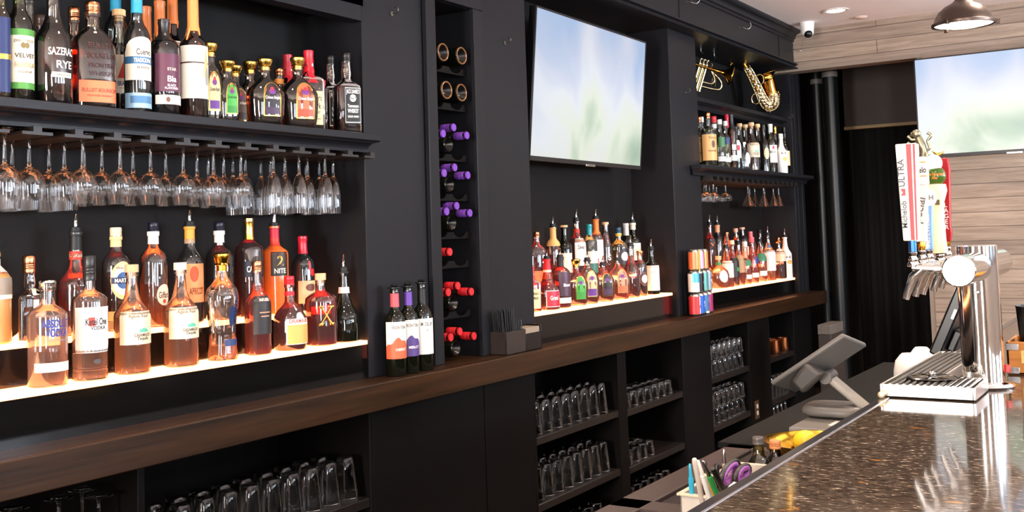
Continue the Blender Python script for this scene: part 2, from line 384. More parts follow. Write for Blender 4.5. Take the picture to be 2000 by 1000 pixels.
ledge('bottle_shelf', 'moulded black shelf carrying vodka and rum bottles, below the saxophone', 5.92, 8.16, 2.42, ZS3, ZS3 - 0.06, lim=(6.092, 7.928))
ZSX = H0 + 0.834
ledge('instrument_shelf', 'thin black shelf under the trumpet and saxophone', 6.09, 7.93, 2.53, ZSX, ZSX - 0.066)
# hanging rails for the stemware
def rails(x0, x1, pitch, x_first, zt, zb, yf, lab, n_max=30):
    e = empty('glass_rack', (x_first, yf, zb), lab, 'rack', 'stemware racks under the shelves')
    k = 0; x = x_first
    while x < x1 - .01 and k < n_max:
        h = zt - zb
        cl = lambda v: min(v, x1 - .005 - x_first)
        MB().prism([(cl(a), b) for a, b in [(-0.012 + x - x_first, h), (-0.012 + x - x_first, 0.008), (-0.041 * pitch / 0.1145 + x - x_first, 0.008), (-0.041 * pitch / 0.1145 + x - x_first, 0),
                    (0.041 * pitch / 0.1145 + x - x_first, 0), (0.041 * pitch / 0.1145 + x - x_first, 0.008), (0.012 + x - x_first, 0.008), (0.012 + x - x_first, h)]], 0, YB - yf - 0.002, 'y').build('rail', SHELF, e, smooth=0)
        k += 1; x += pitch
    return e
PITCH = 0.1193
rails(XL, 2.95, PITCH, 1.62 - PITCH * 7, ZS1 - 0.062, H0 + 0.297, 2.45, 'row of black inverted T rails holding wine glasses under the whiskey shelf')
rails(6.1, 7.9, 0.105, 6.15, ZS3 - 0.06, H0 + 0.305, 2.45, 'row of black inverted T rails holding martini glasses under the vodka shelf')
# cornice
m = MB()
m.prism([(2.44, H0 + 1.24), (2.44, H0 + 1.40), (2.62, H0 + 1.40), (2.62, H0 + 1.24)], XL - 1.5, XF)
e = empty('cornice', (XL, 2.44, H0 + 1.19), 'long black cornice with stepped mouldings running along the top of the back bar', 'cornice')
m.build('frieze', PAINT, None).parent = e
for o in kids(e): o.location = -e.location
def rel(o, e): o.parent = e; o.location = -e.location; return o
pr = [(2.62, H0 + 1.24), (2.425, H0 + 1.24), (2.41, H0 + 1.232), (2.41, H0 + 1.222), (2.43, H0 + 1.216), (2.43, H0 + 1.206), (2.41, H0 + 1.202), (2.405, H0 + 1.196), (2.41, H0 + 1.19), (2.82, H0 + 1.19), (2.82, H0 + 1.24)]
rel(MB().prism(pr, XL - 1.5, XF + 0.03).build('lower_moulding', PAINT, smooth=0), e)
pr = [(2.62, H0 + 1.40), (2.436, H0 + 1.40), (2.43, H0 + 1.404), (2.43, H0 + 1.418), (2.418, H0 + 1.424)]
for k in range(6): t = k / 5 * PI / 2; pr.append((2.418 - 0.03 * (1 - math.cos(t)), H0 + 1.43 + 0.028 * math.sin(t)))
pr += [(2.385, H0 + 1.462), (2.378, H0 + 1.468), (2.378, CEILZ), (2.62, CEILZ)]
rel(MB().prism(pr, XL - 1.5, XF).build('crown_moulding', PAINT, smooth=25), e)
j = MB()
for x in (5.72, 7.52): j.box(x, x + 0.012, 2.436, 2.44, H0 + 1.24, H0 + 1.40)
rel(j.build('joint_strip', PAINT), e)
# hooks under the cornice and on the pilasters
HM = pbr('steel_hook', '8d8880', 0.3, 1.0)
def hook(px, py, Y, lab, big):
    q = P(px, py, Y=Y); s = 1.6 if big else 1.0
    pts = [(0, 0, 0), (0, -0.022 * s, 0)] + [(0.0, -0.022 * s - 0.012 * s * math.sin(a), 0.004 * s - 0.012 * s + 0.008 * s - 0.012 * s * math.cos(a) + 0.012 * s) for a in [k * PI / 6 for k in range(1, 8)]]
    if big: pts = [(0, 0, 0), (0.004, -0.03, -0.002), (0.012, -0.045, -0.012), (0.022, -0.06, -0.014), (0.032, -0.07, 0.0), (0.034, -0.072, 0.016), (0.028, -0.068, 0.03)]
    e = empty('coat_hook', q, lab, 'hook', 'small hooks on the back bar')
    MB().tube(pts, 0.0026 if not big else 0.0032, 6).build('hook_wire', HM, e, smooth=60)
    MB().cyl((0, 0.002, 0), (0, -0.004, 0), 0.008, n=12).build('hook_plate', HM, e)
hook(764, 27, YP, 'tiny brass hook high on the wide pilaster left of the wine rack', False)
hook(985, 84, YP, 'tiny brass hook on the pilaster between wine rack and television', False)
hook(1338, 181, YP, 'tiny hook on the pilaster left of the trumpet', False)
hook(1541, 230, YP, 'tiny hook on the narrow far pilaster below the saxophone', False)
hook(1340, 4, 2.44, 'steel hook on the cornice frieze above the television bay', True)
hook(1443, 54, 2.44, 'steel hook on the cornice frieze above the saxophone', True)
hook(1547, 97, 2.44, 'steel hook at the far end of the cornice against the plank wall', True)

# counter and base cabinets
e = empty('back_counter', (XL, 2.37, ZC), 'long dark walnut counter with a thick front edge running under all the bottles', 'counter')
rel(MB().box(XL - 1.2, 8.17, 2.4002, 2.80, ZC - .05, ZC).build('slab', COUNTER), e)
rel(MB().box(XL - 1.2, 8.17, 2.37, 2.40, ZC - .092, ZC).build('front_edge', COUNTER, bevel=.003), e)
ZU = ZC - 0.0505
def base(x0, x1, lab, dividers=(), shelves=(), solid=False):
    e = empty('base_cabinet', (x0, YP, 0), lab, 'cabinet', 'cabinets under the back counter')
    w = x1 - x0
    if solid:
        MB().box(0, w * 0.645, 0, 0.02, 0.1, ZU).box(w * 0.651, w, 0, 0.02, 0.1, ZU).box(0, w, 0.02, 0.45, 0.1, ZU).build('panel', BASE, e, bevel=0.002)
        return e
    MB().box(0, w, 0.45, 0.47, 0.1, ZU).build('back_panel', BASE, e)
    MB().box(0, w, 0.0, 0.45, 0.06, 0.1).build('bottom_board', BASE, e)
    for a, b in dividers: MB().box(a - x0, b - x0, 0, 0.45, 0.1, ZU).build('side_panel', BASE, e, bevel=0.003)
    for a, b, z in shelves: MB().box(a - x0, b - x0, 0.004, 0.45, z - 0.036, z).build('shelf', SHELF, e, bevel=0.004)
    return e
XD = P(276, 930, Y=YP).x
Z1, Z2 = H0 - 0.897, H0 - 1.19
base(XL - 0.4, 2.96, 'open black base cabinet on the left holding the tall inverted beer glasses', [(XL - 0.4, XL - 0.38), (XD - 0.012, XD + 0.012), (2.939, 2.96)], [(XD + 0.012, 2.939, H0 - 0.905), (XL - 0.38, XD - 0.012, H0 - 0.86)])
base(2.96, 4.055, 'closed black cabinet panel under the wine rack', solid=True)
base(4.055, 5.72, 'open black base cabinet with pint and rocks glasses, under the television bay', [(4.055, 4.075), (4.885, 4.98), (5.70, 5.72)],
     [(4.075, 4.885, Z1), (4.075, 4.885, Z2), (4.98, 5.70, Z1 - 0.015), (4.98, 5.70, Z2 - 0.015)])
base(5.72, 7.19, 'open black base cabinet with stacked glass mugs, under the instrument bay', [(5.72, 6.13), (6.79, 7.19)], [(6.13, 6.79, Z1), (6.13, 6.79, Z2)])
base(7.19, 8.17, 'narrow open black base cabinet with copper mugs at the far end', [(7.19, 7.205), (7.74, 8.17)], [(7.205, 7.74, Z1), (7.205, 7.74, Z2)])
q = P(1479, 800, Y=YP - 0.004)
e = empty('wall_outlet', (q.x, YP, q.z), 'small brown outlet plate on the panel between the mug shelves', 'outlet')
MB().box(-0.035, 0.035, -0.006, 0, -0.06, 0.06).build('cover_plate', pbr('bronze_plate', '5b4331', 0.4), e, bevel=0.002)
for z in (-0.022, 0.022): MB().lathe([(0, 0), (0.014, 0), (0.014, 0.003), (0, 0.003)], n=14, fn=lambda r, z_, a: (r * math.cos(a), r * math.sin(a) * 1.1)).build('socket', WHITE, e).matrix_local = Matrix.Translation((0, -0.006, z)) @ Matrix.Rotation(PI / 2, 4, 'X')
# stepped lit displays
ZL1, ZL2 = H0 - 0.352, H0 - 0.238
LEDS = []
def led(x0, x1, dz, lab):
    e = empty('lit_step_display', (x0, YP, ZC), lab, 'bottle display', 'lit stepped bottle displays')
    w = x1 - x0; h1 = ZL1 + dz - 0.014 - ZC; h2 = ZL2 + dz - 0.014 - ZC
    MB().box(0, w, 0.004, 0.262, 0, h1).box(0, w, 0.124, 0.262, h1, h2).build('plinth', pbr('gloss_black_plinth', '0a0909', 0.12), e)
    MB().box(0, w, 0, 0.124, h1, h1 + 0.014).build('lower_lit_panel', LED, e, bevel=0.002)
    MB().box(0, w, 0.118, 0.262, h2, h2 + 0.014).build('upper_lit_panel', LED, e, bevel=0.002)
led(XL, 2.94, 0, 'two step display glowing orange under the left bay bottles')
led(4.095, 5.60, 0.006, 'two step display glowing orange below the television')
led(6.19, 7.83, -0.018, 'two step display glowing orange below the martini glasses, at the far end')

# wine rack bay
e = empty('wine_rack', (3.31, YP, ZC), 'tall narrow black wine rack with scalloped cradles full of wine bottles', 'wine rack')
w = 0.40; hz = ZH - ZC; zt = H0 + 0.96 - ZC
MB().box(0, 0.063, -0.022, 0, 0, hz).build('stile', PAINT, e, bevel=0.003)
MB().box(0.33, 0.40, -0.022, 0, 0, zt + 0.02).build('stile', PAINT, e, bevel=0.003)
MB().box(0.063, 0.40, -0.026, 0.0, zt, hz).build('header', PAINT, e, bevel=0.003)
MB().box(0.012, 0.032, 0, 0.30, 0, zt).build('side_panel', PAINT, e); MB().box(0.345, 0.365, 0, 0.30, 0, zt).build('side_panel', PAINT, e)
MB().box(0.032, 0.345, 0.285, 0.30, 0, hz).build('back_panel', PAINT_IN, e)
MB().box(0.012, 0.365, 0.0, 0.285, zt, zt + 0.02).build('top_panel', PAINT_IN, e)
for zc_ in (2.208, 2.056, 1.846, 1.683, 1.528, 1.410, 1.207):
    z = zc_ - ZC
    pts = [(0.063, z - 0.03), (0.063, z)]
    for cx in (0.13, 0.263):
        for k in range(9): a = PI + PI * k / 8; pts.append((cx + 0.043 * math.cos(a), z + 0.022 * math.sin(a)))
    pts += [(0.33, z), (0.33, z - 0.03)]
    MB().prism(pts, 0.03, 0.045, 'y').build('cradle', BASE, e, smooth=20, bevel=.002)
# ------------------------------------------------------------------ bottles
def interp(prof, z):
    for (r0, z0), (r1, z1) in zip(prof, prof[1:]):
        if z0 <= z <= z1 and z1 > z0: return r0 + (r1 - r0) * (z - z0) / (z1 - z0)
    return prof[-1][0]
# (z, r) pairs: z as a share of the glass height, r as a share of the body radius; 'n' marks the neck radius in metres
ST = {
 'spirit': [(0, .90), (.015, 1), (.60, 1), (.655, .95), (.70, .78), (.745, .52), (.79, .385), (.90, .36), (.97, .36), (.975, .42), (1, .42)],
 'wine':   [(0, .92), (.012, 1), (.62, 1), (.67, .93), (.715, .72), (.75, .50), (.79, .395), (.95, .37), (.955, .43), (.985, .43), (1, .40)],
 'tall':   [(0, .92), (.012, 1), (.68, 1), (.715, .93), (.75, .68), (.78, .46), (.82, .40), (.97, .39), (.975, .45), (1, .45)],
 'stub':   [(0, .90), (.02, 1), (.66, 1), (.72, .97), (.775, .82), (.81, .58), (.835, .44), (.95, .42), (.955, .48), (1, .48)],
 'ketel':  [(0, .94), (.01, 1), (.10, 1), (.105, .97), (.12, .97), (.125, 1), (.27, 1), (.275, .97), (.285, 1), (.775, 1), (.81, .97), (.845, .82), (.875, .56), (.895, .42), (1, .41)],
 'absolut':[(0, .94), (.015, 1), (.70, 1), (.735, .96), (.77, .84), (.80, .62), (.82, .48), (.96, .46), (.97, .52), (1, .52)],
 'flask':  [(0, .92), (.015, 1), (.57, 1), (.66, .95), (.74, .80), (.80, .55), (.835, .36), (.95, .32), (.955, .38), (1, .38)],
 'slope':  [(0, .92), (.015, 1), (.56, 1), (.60, .96), (.645, .82), (.70, .62), (.78, .48), (.88, .41), (.96, .38), (.965, .46), (1, .46)],
 'bell':   [(0, .90), (.015, 1), (.16, 1), (.36, .97), (.43, .86), (.52, .60), (.62, .45), (.72, .36), (.95, .28), (.955, .34), (1, .34)],
 'bulb':   [(0, .88), (.02, .95), (.12, 1), (.40, 1), (.50, .96), (.60, .80), (.68, .52), (.74, .38), (.95, .34), (.955, .40), (1, .40)],
 'crown':  [(0, .78), (.02, .86), (.20, .95), (.46, 1), (.58, .98), (.68, .84), (.77, .60), (.83, .40), (.87, .31), (.97, .30), (.975, .36), (1, .36)],
 'square': [(0, .94), (.015, 1), (.60, 1), (.64, .96), (.68, .72), (.72, .44), (.76, .33), (.82, .37), (.90, .34), (.96, .32), (1, .34)],
 'decant': [(0, .86), (.02, .92), (.20, .98), (.42, 1), (.455, .96), (.48, 1), (.54, .92), (.61, .60), (.68, .44), (.97, .38), (.975, .44), (1, .44)],
 'germain':[(0, .90), (.01, .94), (.16, .82), (.30, .78), (.46, .86), (.60, .98), (.70, 1), (.78, .92), (.85, .66), (.90, .46), (.93, .38), (1, .38)],
 'squat':  [(0, .80), (.03, .94), (.20, 1), (.48, 1), (.62, .88), (.72, .62), (.78, .36), (.97, .28), (.975, .34), (1, .34)],
 'longneck':[(0, .92), (.015, 1), (.50, 1), (.535, .94), (.565, .75), (.59, .52), (.62, .43), (.97, .40), (.975, .44), (1, .44)],
 'taper':  [(0, .94), (.012, 1), (.50, .99), (.56, .92), (.66, .60), (.74, .44), (.97, .37), (.975, .43), (1, .43)],
}
FLAT = {'flask': (.62, 3.0), 'crown': (.66, 2.6), 'square': (.98, 7.0), 'squat': (.72, 2.2)}
GROUPS = {}
LABELS_SEEN = {}
def text_geo(s):
    c = bpy.data.curves.new('lettering', 'FONT'); c.body = s; c.size = 1; c.offset = .018; c.align_x = 'LEFT'
    o = bpy.data.objects.new('lettering', c); m = o.to_mesh()
    v = [tuple(p.co) for p in m.vertices]; f = [tuple(p.vertices) for p in m.polygons]
    o.to_mesh_clear(); bpy.data.objects.remove(o); bpy.data.curves.remove(c)
    xs = [p[0] for p in v]; ys = [p[1] for p in v]
    x0, x1, y0, y1 = min(xs), max(xs), min(ys), max(ys)
    return [((p[0] - (x0 + x1) / 2), (p[1] - (y0 + y1) / 2)) for p in v], f, x1 - x0, max(y1 - y0, .6)
class Vessel:
    """cross sections of one bottle, used for its glass, its drink and the papers wrapped round it"""
    def __init__(s, style, Rb, Hg, neck, flute=0):
        s.R, s.H = Rb, Hg; s.sy, s.ex = FLAT.get(style, (1, 2)); s.flute = flute
        p = ST[style]; rn = min(r for z, r in p if z > .8) * Rb; k = neck / rn
        s.prof = []
        for z, r in p:
            rr = r * Rb; t = max(0.0, min(1.0, (Rb * .95 - rr) / (Rb * .95 - rn + 1e-6)))
            s.prof.append((rr * (1 + (k - 1) * t) if z > .5 else rr, z * Hg))
        s.rn = neck
    def pt(s, z, a, off=0.0):
        r = interp(s.prof, z)
        t = max(0.0, min(1.0, (r - s.rn) / (s.R * .8 - s.rn + 1e-6)))
        sy = 1 + (s.sy - 1) * t; n = 2 + (s.ex - 2) * t
        if s.flute and .08 * s.H < z < .8 * s.H: r *= 1 + .035 * abs(math.cos(s.flute * a / 2))
        c, d = math.cos(a), math.sin(a); e = 2 / n
        x = r * math.copysign(abs(c) ** e, c); y = r * sy * math.copysign(abs(d) ** e, d)
        l = math.hypot(x, y) or 1
        return x * (1 + off / l), y * (1 + off / l)
    def ringed(s, z0, z1, n, off, bottom=True, top=True, steps=None):
        zs = [z0] + [z for r, z in s.prof if z0 < z < z1] + [z1]
        fine = []
        for a, b in zip(zs, zs[1:]):
            fine += [a + (b - a) * k / 2 for k in range(2)] if b - a > .02 else [a]
        fine.append(z1)
        m = MB(); pr = ([(0, z0)] if bottom else []) + [(1, z) for z in fine] + ([(0, z1)] if top else [])
        m.lathe(pr, n=n, fn=lambda r, z, a: s.pt(z, a, off)); return m
    def patch(s, z0, z1, c0, ha, off, shape='rect', nu=14, nv=6):
        m = MB(); vs = []; c = -PI / 2 + math.radians(c0); h = math.radians(ha)
        if s.ex > 2.5:                       # flat faced bottle: spread over the face, not the angle
            hx = math.sin(h) * s.R; cx = math.sin(math.radians(c0)) * s.R
        for i in range(nu + 1):
            u = -1 + 2 * i / nu
            a0, a1 = z0, z1
            if shape == 'oval': k = math.sqrt(max(0.0, 1 - u * u)) ; mid = (z0 + z1) / 2; a0 = mid - (mid - z0) * max(k, .02); a1 = mid + (z1 - mid) * max(k, .02)
            elif shape == 'arch': a1 = z0 + (z1 - z0) * (.62 + .38 * math.sqrt(max(0.0, 1 - u * u)))
            elif shape == 'peak': a1 = z0 + (z1 - z0) * (1 - .45 * abs(u) - .06 * math.sin(9 * u))
            elif shape == 'tri': a1 = z0 + (z1 - z0) * max(.02, 1 - abs(u))
            for j in range(nv + 1):
                z = a0 + (a1 - a0) * j / nv
                vs.append(s.on(cx + u * hx, z, off) if s.ex > 2.5 else (*s.pt(z, c + u * h, off), z))
        k = nv + 1
        m._a(vs, [(i * k + j, (i + 1) * k + j, (i + 1) * k + j + 1, i * k + j + 1) for i in range(nu) for j in range(nv)]); return m
    def on(s, x, z, off):
        """point of the front face at sideways distance x"""
        r = interp(s.prof, z); x = max(-r * .995, min(r * .995, x)); t = max(0.0, min(1.0, (r - s.rn) / (s.R * .8 - s.rn + 1e-6)))
        sy = 1 + (s.sy - 1) * t; n = 2 + (s.ex - 2) * t
        return (x, -r * sy * (1 - abs(x / r) ** n) ** (1 / n) - off, z)
    def text(s, txt, zc, h, c0, off, maxw=None, vert=False):
        v, f, wd, ht = text_geo(txt); k = h / .72; m = MB(); kx = k
        if maxw and wd * k > maxw: kx = maxw / wd
        if vert: v = [(-y, x) for x, y in v]; kx = k
        vs = []
        for x, y in v:
            z = zc + y * k; X = x * kx
            if s.ex > 2.5: vs.append(s.on(X + math.sin(math.radians(c0)) * s.R, z, off))
            else: vs.append((*s.pt(z, -PI / 2 + math.radians(c0) + X / s.R, off), z))
        m._a(vs, f); return m
CAPM = {}
def capm(c): return pbr('cap', c, .3) if c[0] == '#' else {'gold': GOLD, 'copper': COPPER, 'chrome': CHROME, 'brass': BRASS, 'cork': m_wood('cork', 'c79a6b', 'e6c49a', 2, .7, 6)}[c]
PLACED = {}
def bottle(row, px, ytop, wpx, style, glass, liq, cap, lab, marks=(), name='liquor_bottle', group=None, rot=0, neck=.0145):
    """row = (Y, shelf height, group); px/ytop/wpx are read on the photograph; the bottle stands on its shelf at that depth"""
    Y, zs, grp = row; grp = group or grp
    fl = .84 if style in ('flask', 'crown', 'squat') else 1.12 if style == 'square' else 1.0
    low = zs in (ZL1, ZL1 + .006, ZL1 - .018); up = zs in (ZL2, ZL2 + .006, ZL2 - .018)
    for dy in sorted([k * .006 for k in range(-12, 16)], key=abs):      # step back or forward until it stands clear of its neighbours
        y = Y + dy; q = P(px, 450, Y=y); r_ = fl * wpx / 2 * mpp((q.x, y, zs + .15)) * (.80 if style == 'square' else 1)
        if y + r_ > (2.614 if low else 2.766) or (up and y - r_ < 2.619) or (low and y - r_ < 2.503): continue
        if all(math.hypot(q.x - a, y - b) > (r_ + c) * .97 for a, b, c in PLACED.get(zs, ())): Y = y; break
    else: print('crowded:', lab)
    PLACED.setdefault(zs, []).append((q.x, Y, r_))
    q = P(px, 450, Y=Y); yb = pix((q.x, Y, zs))[1]
    X = P(px, (max(ytop, 0) + yb) / 2, Y=Y).x
    top = P(px, ytop, Y=Y).z
    H = top - zs; Rb = wpx / 2 * mpp((X, Y, zs + H / 2))
    if style == 'square': Rb *= .80
    e = empty(name, (X, Y, zs + .0006), lab, 'bottle', grp, (0, 0, -math.atan2(X, Y) + math.radians(17 if style in FLAT else 5) + rot))
    make_bottle(e, H, Rb, style, glass, liq, cap, marks, neck, low or up)
    return e
def make_bottle(e, H, Rb, style, glass, liq, cap, marks=(), neck=.0145, lit=False):
    kind, ccol, cl = cap; cl *= H
    neck = min(neck, Rb * .46)
    Hg = H - cl if kind in ('screw', 'pour', 'stop', 'crowncap') else H - .004 if kind in ('foil', 'wax') else H - cl * .55
    V = Vessel(style, Rb, Hg, neck, 10 if style == 'germain' else 16 if style == 'crown' else 0)
    n = 40 if style in ('crown', 'germain') else 28
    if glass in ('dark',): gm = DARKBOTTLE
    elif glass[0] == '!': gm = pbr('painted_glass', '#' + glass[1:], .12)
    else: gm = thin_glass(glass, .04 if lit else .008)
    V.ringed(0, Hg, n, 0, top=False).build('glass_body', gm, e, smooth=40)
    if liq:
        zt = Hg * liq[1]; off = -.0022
        V.ringed(.006, zt, n, off).build('drink', liquid(liq[0], .30 if lit else .01), e, smooth=40)  # larger put-in glow share for bottles on the lit displays
    r = V.rn * 1.16
    if kind == 'screw':
        pr = [(r * .98, 0), (r, .002)]
        for k in range(3): z = cl * (.25 + .12 * k); pr += [(r, z), (r * .96, z + .001), (r, z + .003)]
        pr += [(r, cl - .003), (r * .9, cl), (0, cl)]
        MB().lathe([(0, 0)] + pr, (0, 0, Hg - .004), 20).build('screw_cap', capm(ccol), e, smooth=40)
    elif kind in ('foil', 'wax'):
        z0 = H - cl; rr = [(interp(V.prof, z) + .0012, z) for z in [z0 + cl * k / 6 for k in range(6)]]
        pr = rr + [(V.rn + .0025, H - .014), (V.rn + .0025, H - .002), (V.rn * .8, H), (0, H)]
        if kind == 'wax': pr[0] = (pr[0][0] + .0012, pr[0][1])
        m = MB().lathe(pr, (0, 0, 0), 20)
        if kind == 'wax':
            for k, d in enumerate((.03, .012, .022, .016)): a = k * 1.6 - 2.2; m.tube([(*V.pt(z0 + .01, a, .001), z0 + .01), (*V.pt(z0 - d, a, .001), z0 - d)], [.004, .002], 6)
        m.build('foil_capsule' if kind == 'foil' else 'wax_seal', capm(ccol), e, smooth=40)
    elif kind == 'cork':
        MB().lathe([(0, 0), (V.rn * .82, 0), (V.rn * .86, cl * .45), (r * 1.12, cl * .45), (r * 1.14, cl * .5), (r * 1.14, cl * .96), (r * 1.05, cl), (0, cl)], (0, 0, H - cl), 20).build('cork_stopper', capm(ccol), e, smooth=40)
    elif kind == 'crowncap':
        MB().lathe([(r * .9, 0), (r * .92, cl * .30), (r * 1.2, cl * .34), (r * 1.05, cl * .42), (r * 1.22, cl * .62), (r * 1.40, cl * .80), (r * 1.36, cl * .92), (r * 1.0, cl), (0, cl)], (0, 0, Hg - .004), 20).build('crown_cap', capm(ccol), e, smooth=40)
    elif kind == 'stop':
        MB().lathe([(0, 0), (r, 0), (r * 1.5, cl * .2), (r * 1.5, cl * .35), (r * .6, cl * .5), (r * .9, cl * .72), (r * .6, cl * .95), (0, cl)], (0, 0, Hg), 16).build('glass_stopper', capm(ccol), e, smooth=60)
    elif kind == 'pour':
        f = .30
        MB().lathe([(0, -.012), (r * .8, -.012), (r * .86, 0), (r * 1.25, 0), (r * 1.25, cl * .06), (r * .95, cl * .08), (r * .9, cl * f), (r * .5, cl * (f + .05)), (0, cl * (f + .05))], (0, 0, Hg), 16).build('rubber_collar', RUBBER, e, smooth=40)
        MB().tube([(0, 0, Hg + cl * f), (0, 0, Hg + cl * .5), (.001, -.003, Hg + cl * .8), (.002, -.008, H)], [.0055, .0052, .004, .003], 10).build('pour_spout', CHROME if ccol != '#clear' else pbr('clear_plastic', 'f6efef', .1), e, smooth=60)
    off = .0006; last = None; lo = 0
    for mk in marks:
        if mk[0] == 't':
            _, s, zc, h, col, c0 = mk[:6]; mw = mk[6] if len(mk) > 6 else None
            o = V.text(s, zc * H, h * H, c0, off + .0004, mw * Rb if mw else None, len(mk) > 7).build('lettering', pbr('print_ink', col, .45), last or e, smooth=0, fix=False)
        elif mk[0] == 'n':                                  # paper band round the neck
            _, z0, z1, col = mk
            V.ringed(z0 * H, z1 * H, 20, .0012, False, False).build('neck_label', pbr('label_paper', col, .5), e, smooth=40)
        elif mk[0] == 'x':                                  # crossed metal bones
            _, zc, h, col = mk; m = MB(); d = h * H * .5
            for s1 in (1, -1):
                A = [V.on(s1 * t * d * .62 + Rb * .25, zc * H + t * d, .001) for t in (-1, -.5, 0, .5, 1)]
                m.tube(A, [.0048, .0028, .0032, .0028, .0048], 8)
                for t in (-1, 1):
                    c = A[0] if t < 0 else A[-1]; m.sphere((c[0] + .004, c[1], c[2]), .0055, 8, 6).sphere((c[0] - .004, c[1], c[2]), .0055, 8, 6)
            m.build('metal_emblem', GOLD, e, smooth=60)
        else:
            _, z0, z1, ha, col, c0 = mk[:6]; shape = mk[6] if len(mk) > 6 else 'rect'; sub = len(mk) > 7
            lo += 1; off = .0006 + .00025 * lo
            o = V.patch(z0 * H, z1 * H, c0, ha, off, shape).build('label_print' if sub and last else 'paper_label', capm(col) if col in ('gold',) else pbr('label_paper', col, .45), last if sub and last else e, smooth=60, fix=False)
            if not (sub and last): last = o
    return V
def L(z0, z1, ha, col, c0=0, shape='rect'): return ('r', z0, z1, ha, col, c0, shape)
def S(z0, z1, ha, col, c0=0, shape='rect'): return ('r', z0, z1, ha, col, c0, shape, 1)
def T(s, zc, h, col, c0=0, mw=1.5): return ('t', s, zc, h, col, c0, mw)
def TV(s, zc, h, col, c0=0): return ('t', s, zc, h, col, c0, None, 1)

TOP = (2.475, ZS1, 'bottles on the whiskey shelf'); TOPB = (2.60, ZS1, 'bottles on the whiskey shelf'); TOPC = (2.69, ZS1, 'bottles on the whiskey shelf')
bottle(TOP, 2, -60, 36, 'tall', 'e8d9a0', ('c99a3a', .8), ('screw', 'gold', .1), 'golden liqueur bottle with a navy label cut by the picture edge', [L(.05, .62, 60, '1e2c5c'), S(.3, .34, 60, 'gold')])
bottle(TOP, 38, -52, 52, 'wine', 'c9d2a8', ('8f8a4a', .82), ('screw', '#3a3020', .08), 'pale green liqueur bottle with cream label banded in green on the whiskey shelf',
       [L(.09, .55, 88, 'f1e8d2', 20), S(.09, .14, 88, '4e8f3e', 20), S(.50, .55, 88, '4e8f3e', 20), T('JOHN D. TAYLOR', .455, .022, '6b6148', 16, 1.5), ('r', .40, .445, 10, '7a6a3a', 10, 'oval', 1), ('r', .40, .445, 10, '7a6a3a', 26, 'oval', 1), T('VELVET', .345, .034, '4b3a36', 20), T('FALERNUM', .275, .04, 'b9a877', 20, 1.5), T('LIQUEUR', .22, .018, '6b6148', 20)])
bottle(TOPB, 56, -20, 44, 'spirit', 'dfe3d8', ('5a2a10', .7), ('screw', '#15120f', .1), 'dark bottle with a clear neck standing behind the cream and green labelled bottle', [L(.1, .5, 80, '17130f'), T('ZR', .4, .06, 'e9e2cf', 40)])
bottle(TOPC, 81, 28, 40, 'stub', 'c9a58a', ('3a1206', .8), ('screw', '#3b2a22', .12), 'dark bottle with a ribbed brown cap behind the rye bottle')
bottle(TOP, 104, -46, 70, 'taper', 'eee6da', ('8a2a10', .66), ('cork', 'cork', .1), 'dark red rye bottle with white lettering and tall clear neck on the whiskey shelf',
       [T('SAZERAC', .395, .058, 'f3eee4', 24, 1.5), T('RYE', .295, .058, 'f3eee4', 32), L(.195, .235, 34, 'efe6d2', 24), T('STRAIGHT RYE', .215, .014, '2a2018', 24, 1.0)])
bottle(TOPC, 145, 12, 54, 'flask', 'e8d2be', ('7a2c0e', .75), ('screw', 'copper', .12), 'brown whiskey flask with ribbed bronze cap standing at the back behind the orange label flask')
bottle(TOP, 181, 3, 84, 'flask', 'efdcc8', ('93330f', .8), ('screw', 'copper', .11), 'wide amber whiskey flask with raised lettering and orange label on the whiskey shelf',
       [T('BULLEIT', .57, .05, '3a1408', 14, 1.3), T('BOURBON', .475, .05, '3a1408', 14, 1.3), T('FRONTIER', .385, .04, '3a1408', 14, 1.2), T('WHISKEY', .31, .04, '3a1408', 14, 1.2), L(.045, .245, 62, 'e8764a', 6), T('BULLEIT BOURBON', .155, .035, '8f2f1c', 8, 1.6), T('FRONTIER WHISKEY', .105, .018, '8f2f1c', 8, 1.3)], neck=.017)
bottle((2.56, ZS1, TOP[2]), 233, 20, 42, 'spirit', 'f2efe6', ('2a1010', .72), ('cork', 'cork', .11), 'slim liqueur bottle with wooden stopper and red triangle label on the whiskey shelf',
       [L(.20, .56, 88, 'f0e4cc', 10), S(.34, .52, 34, 'd8402c', 20, 'tri'), T('BRAMBLE', .29, .045, '2a2a6a', 24, 1.3), S(.245, .25, 30, 'c24a2c', 24)])
bottle(TOPC, 227, -30, 44, 'tall', 'd9e6e2', None, ('foil', '#2a8fb0', .2), 'clear bottle with blue capsule behind the red triangle label bottle')
bottle(TOP, 268, -12, 50, 'spirit', 'eef2f0', ('dfe4e0', .78), ('foil', '#2a8fb0', .17), 'clear tequila bottle with blue capsule and blue banded cream label on the whiskey shelf',
       [L(.26, .62, 86, 'efe6d2', 20, 'arch'), T('Cuervo', .495, .05, '2b2626', 26, 1.2), S(.395, .455, 86, '3b6a94', 20), T('TRADICIONAL', .425, .036, 'f3eee4', 24, 1.5), T('BLANCO', .365, .02, '4a4444', 24), L(.03, .155, 86, '8fb2cc', 20), S(.07, .13, 60, '46749c', 24)])
bottle(TOPC, 286, 13, 44, 'longneck', 'f0e6dc', ('6a1a0a', .7), ('wax', '#d9783c', .3), 'orange wax sealed bottle at the back, shortest of the three behind the plum label')
bottle((2.66, ZS1, TOP[2]), 313, 2, 46, 'longneck', 'f0e6dc', ('6a1a0a', .7), ('wax', '#d9783c', .3), 'orange wax sealed bottle at the back, right above the plum label bottle')
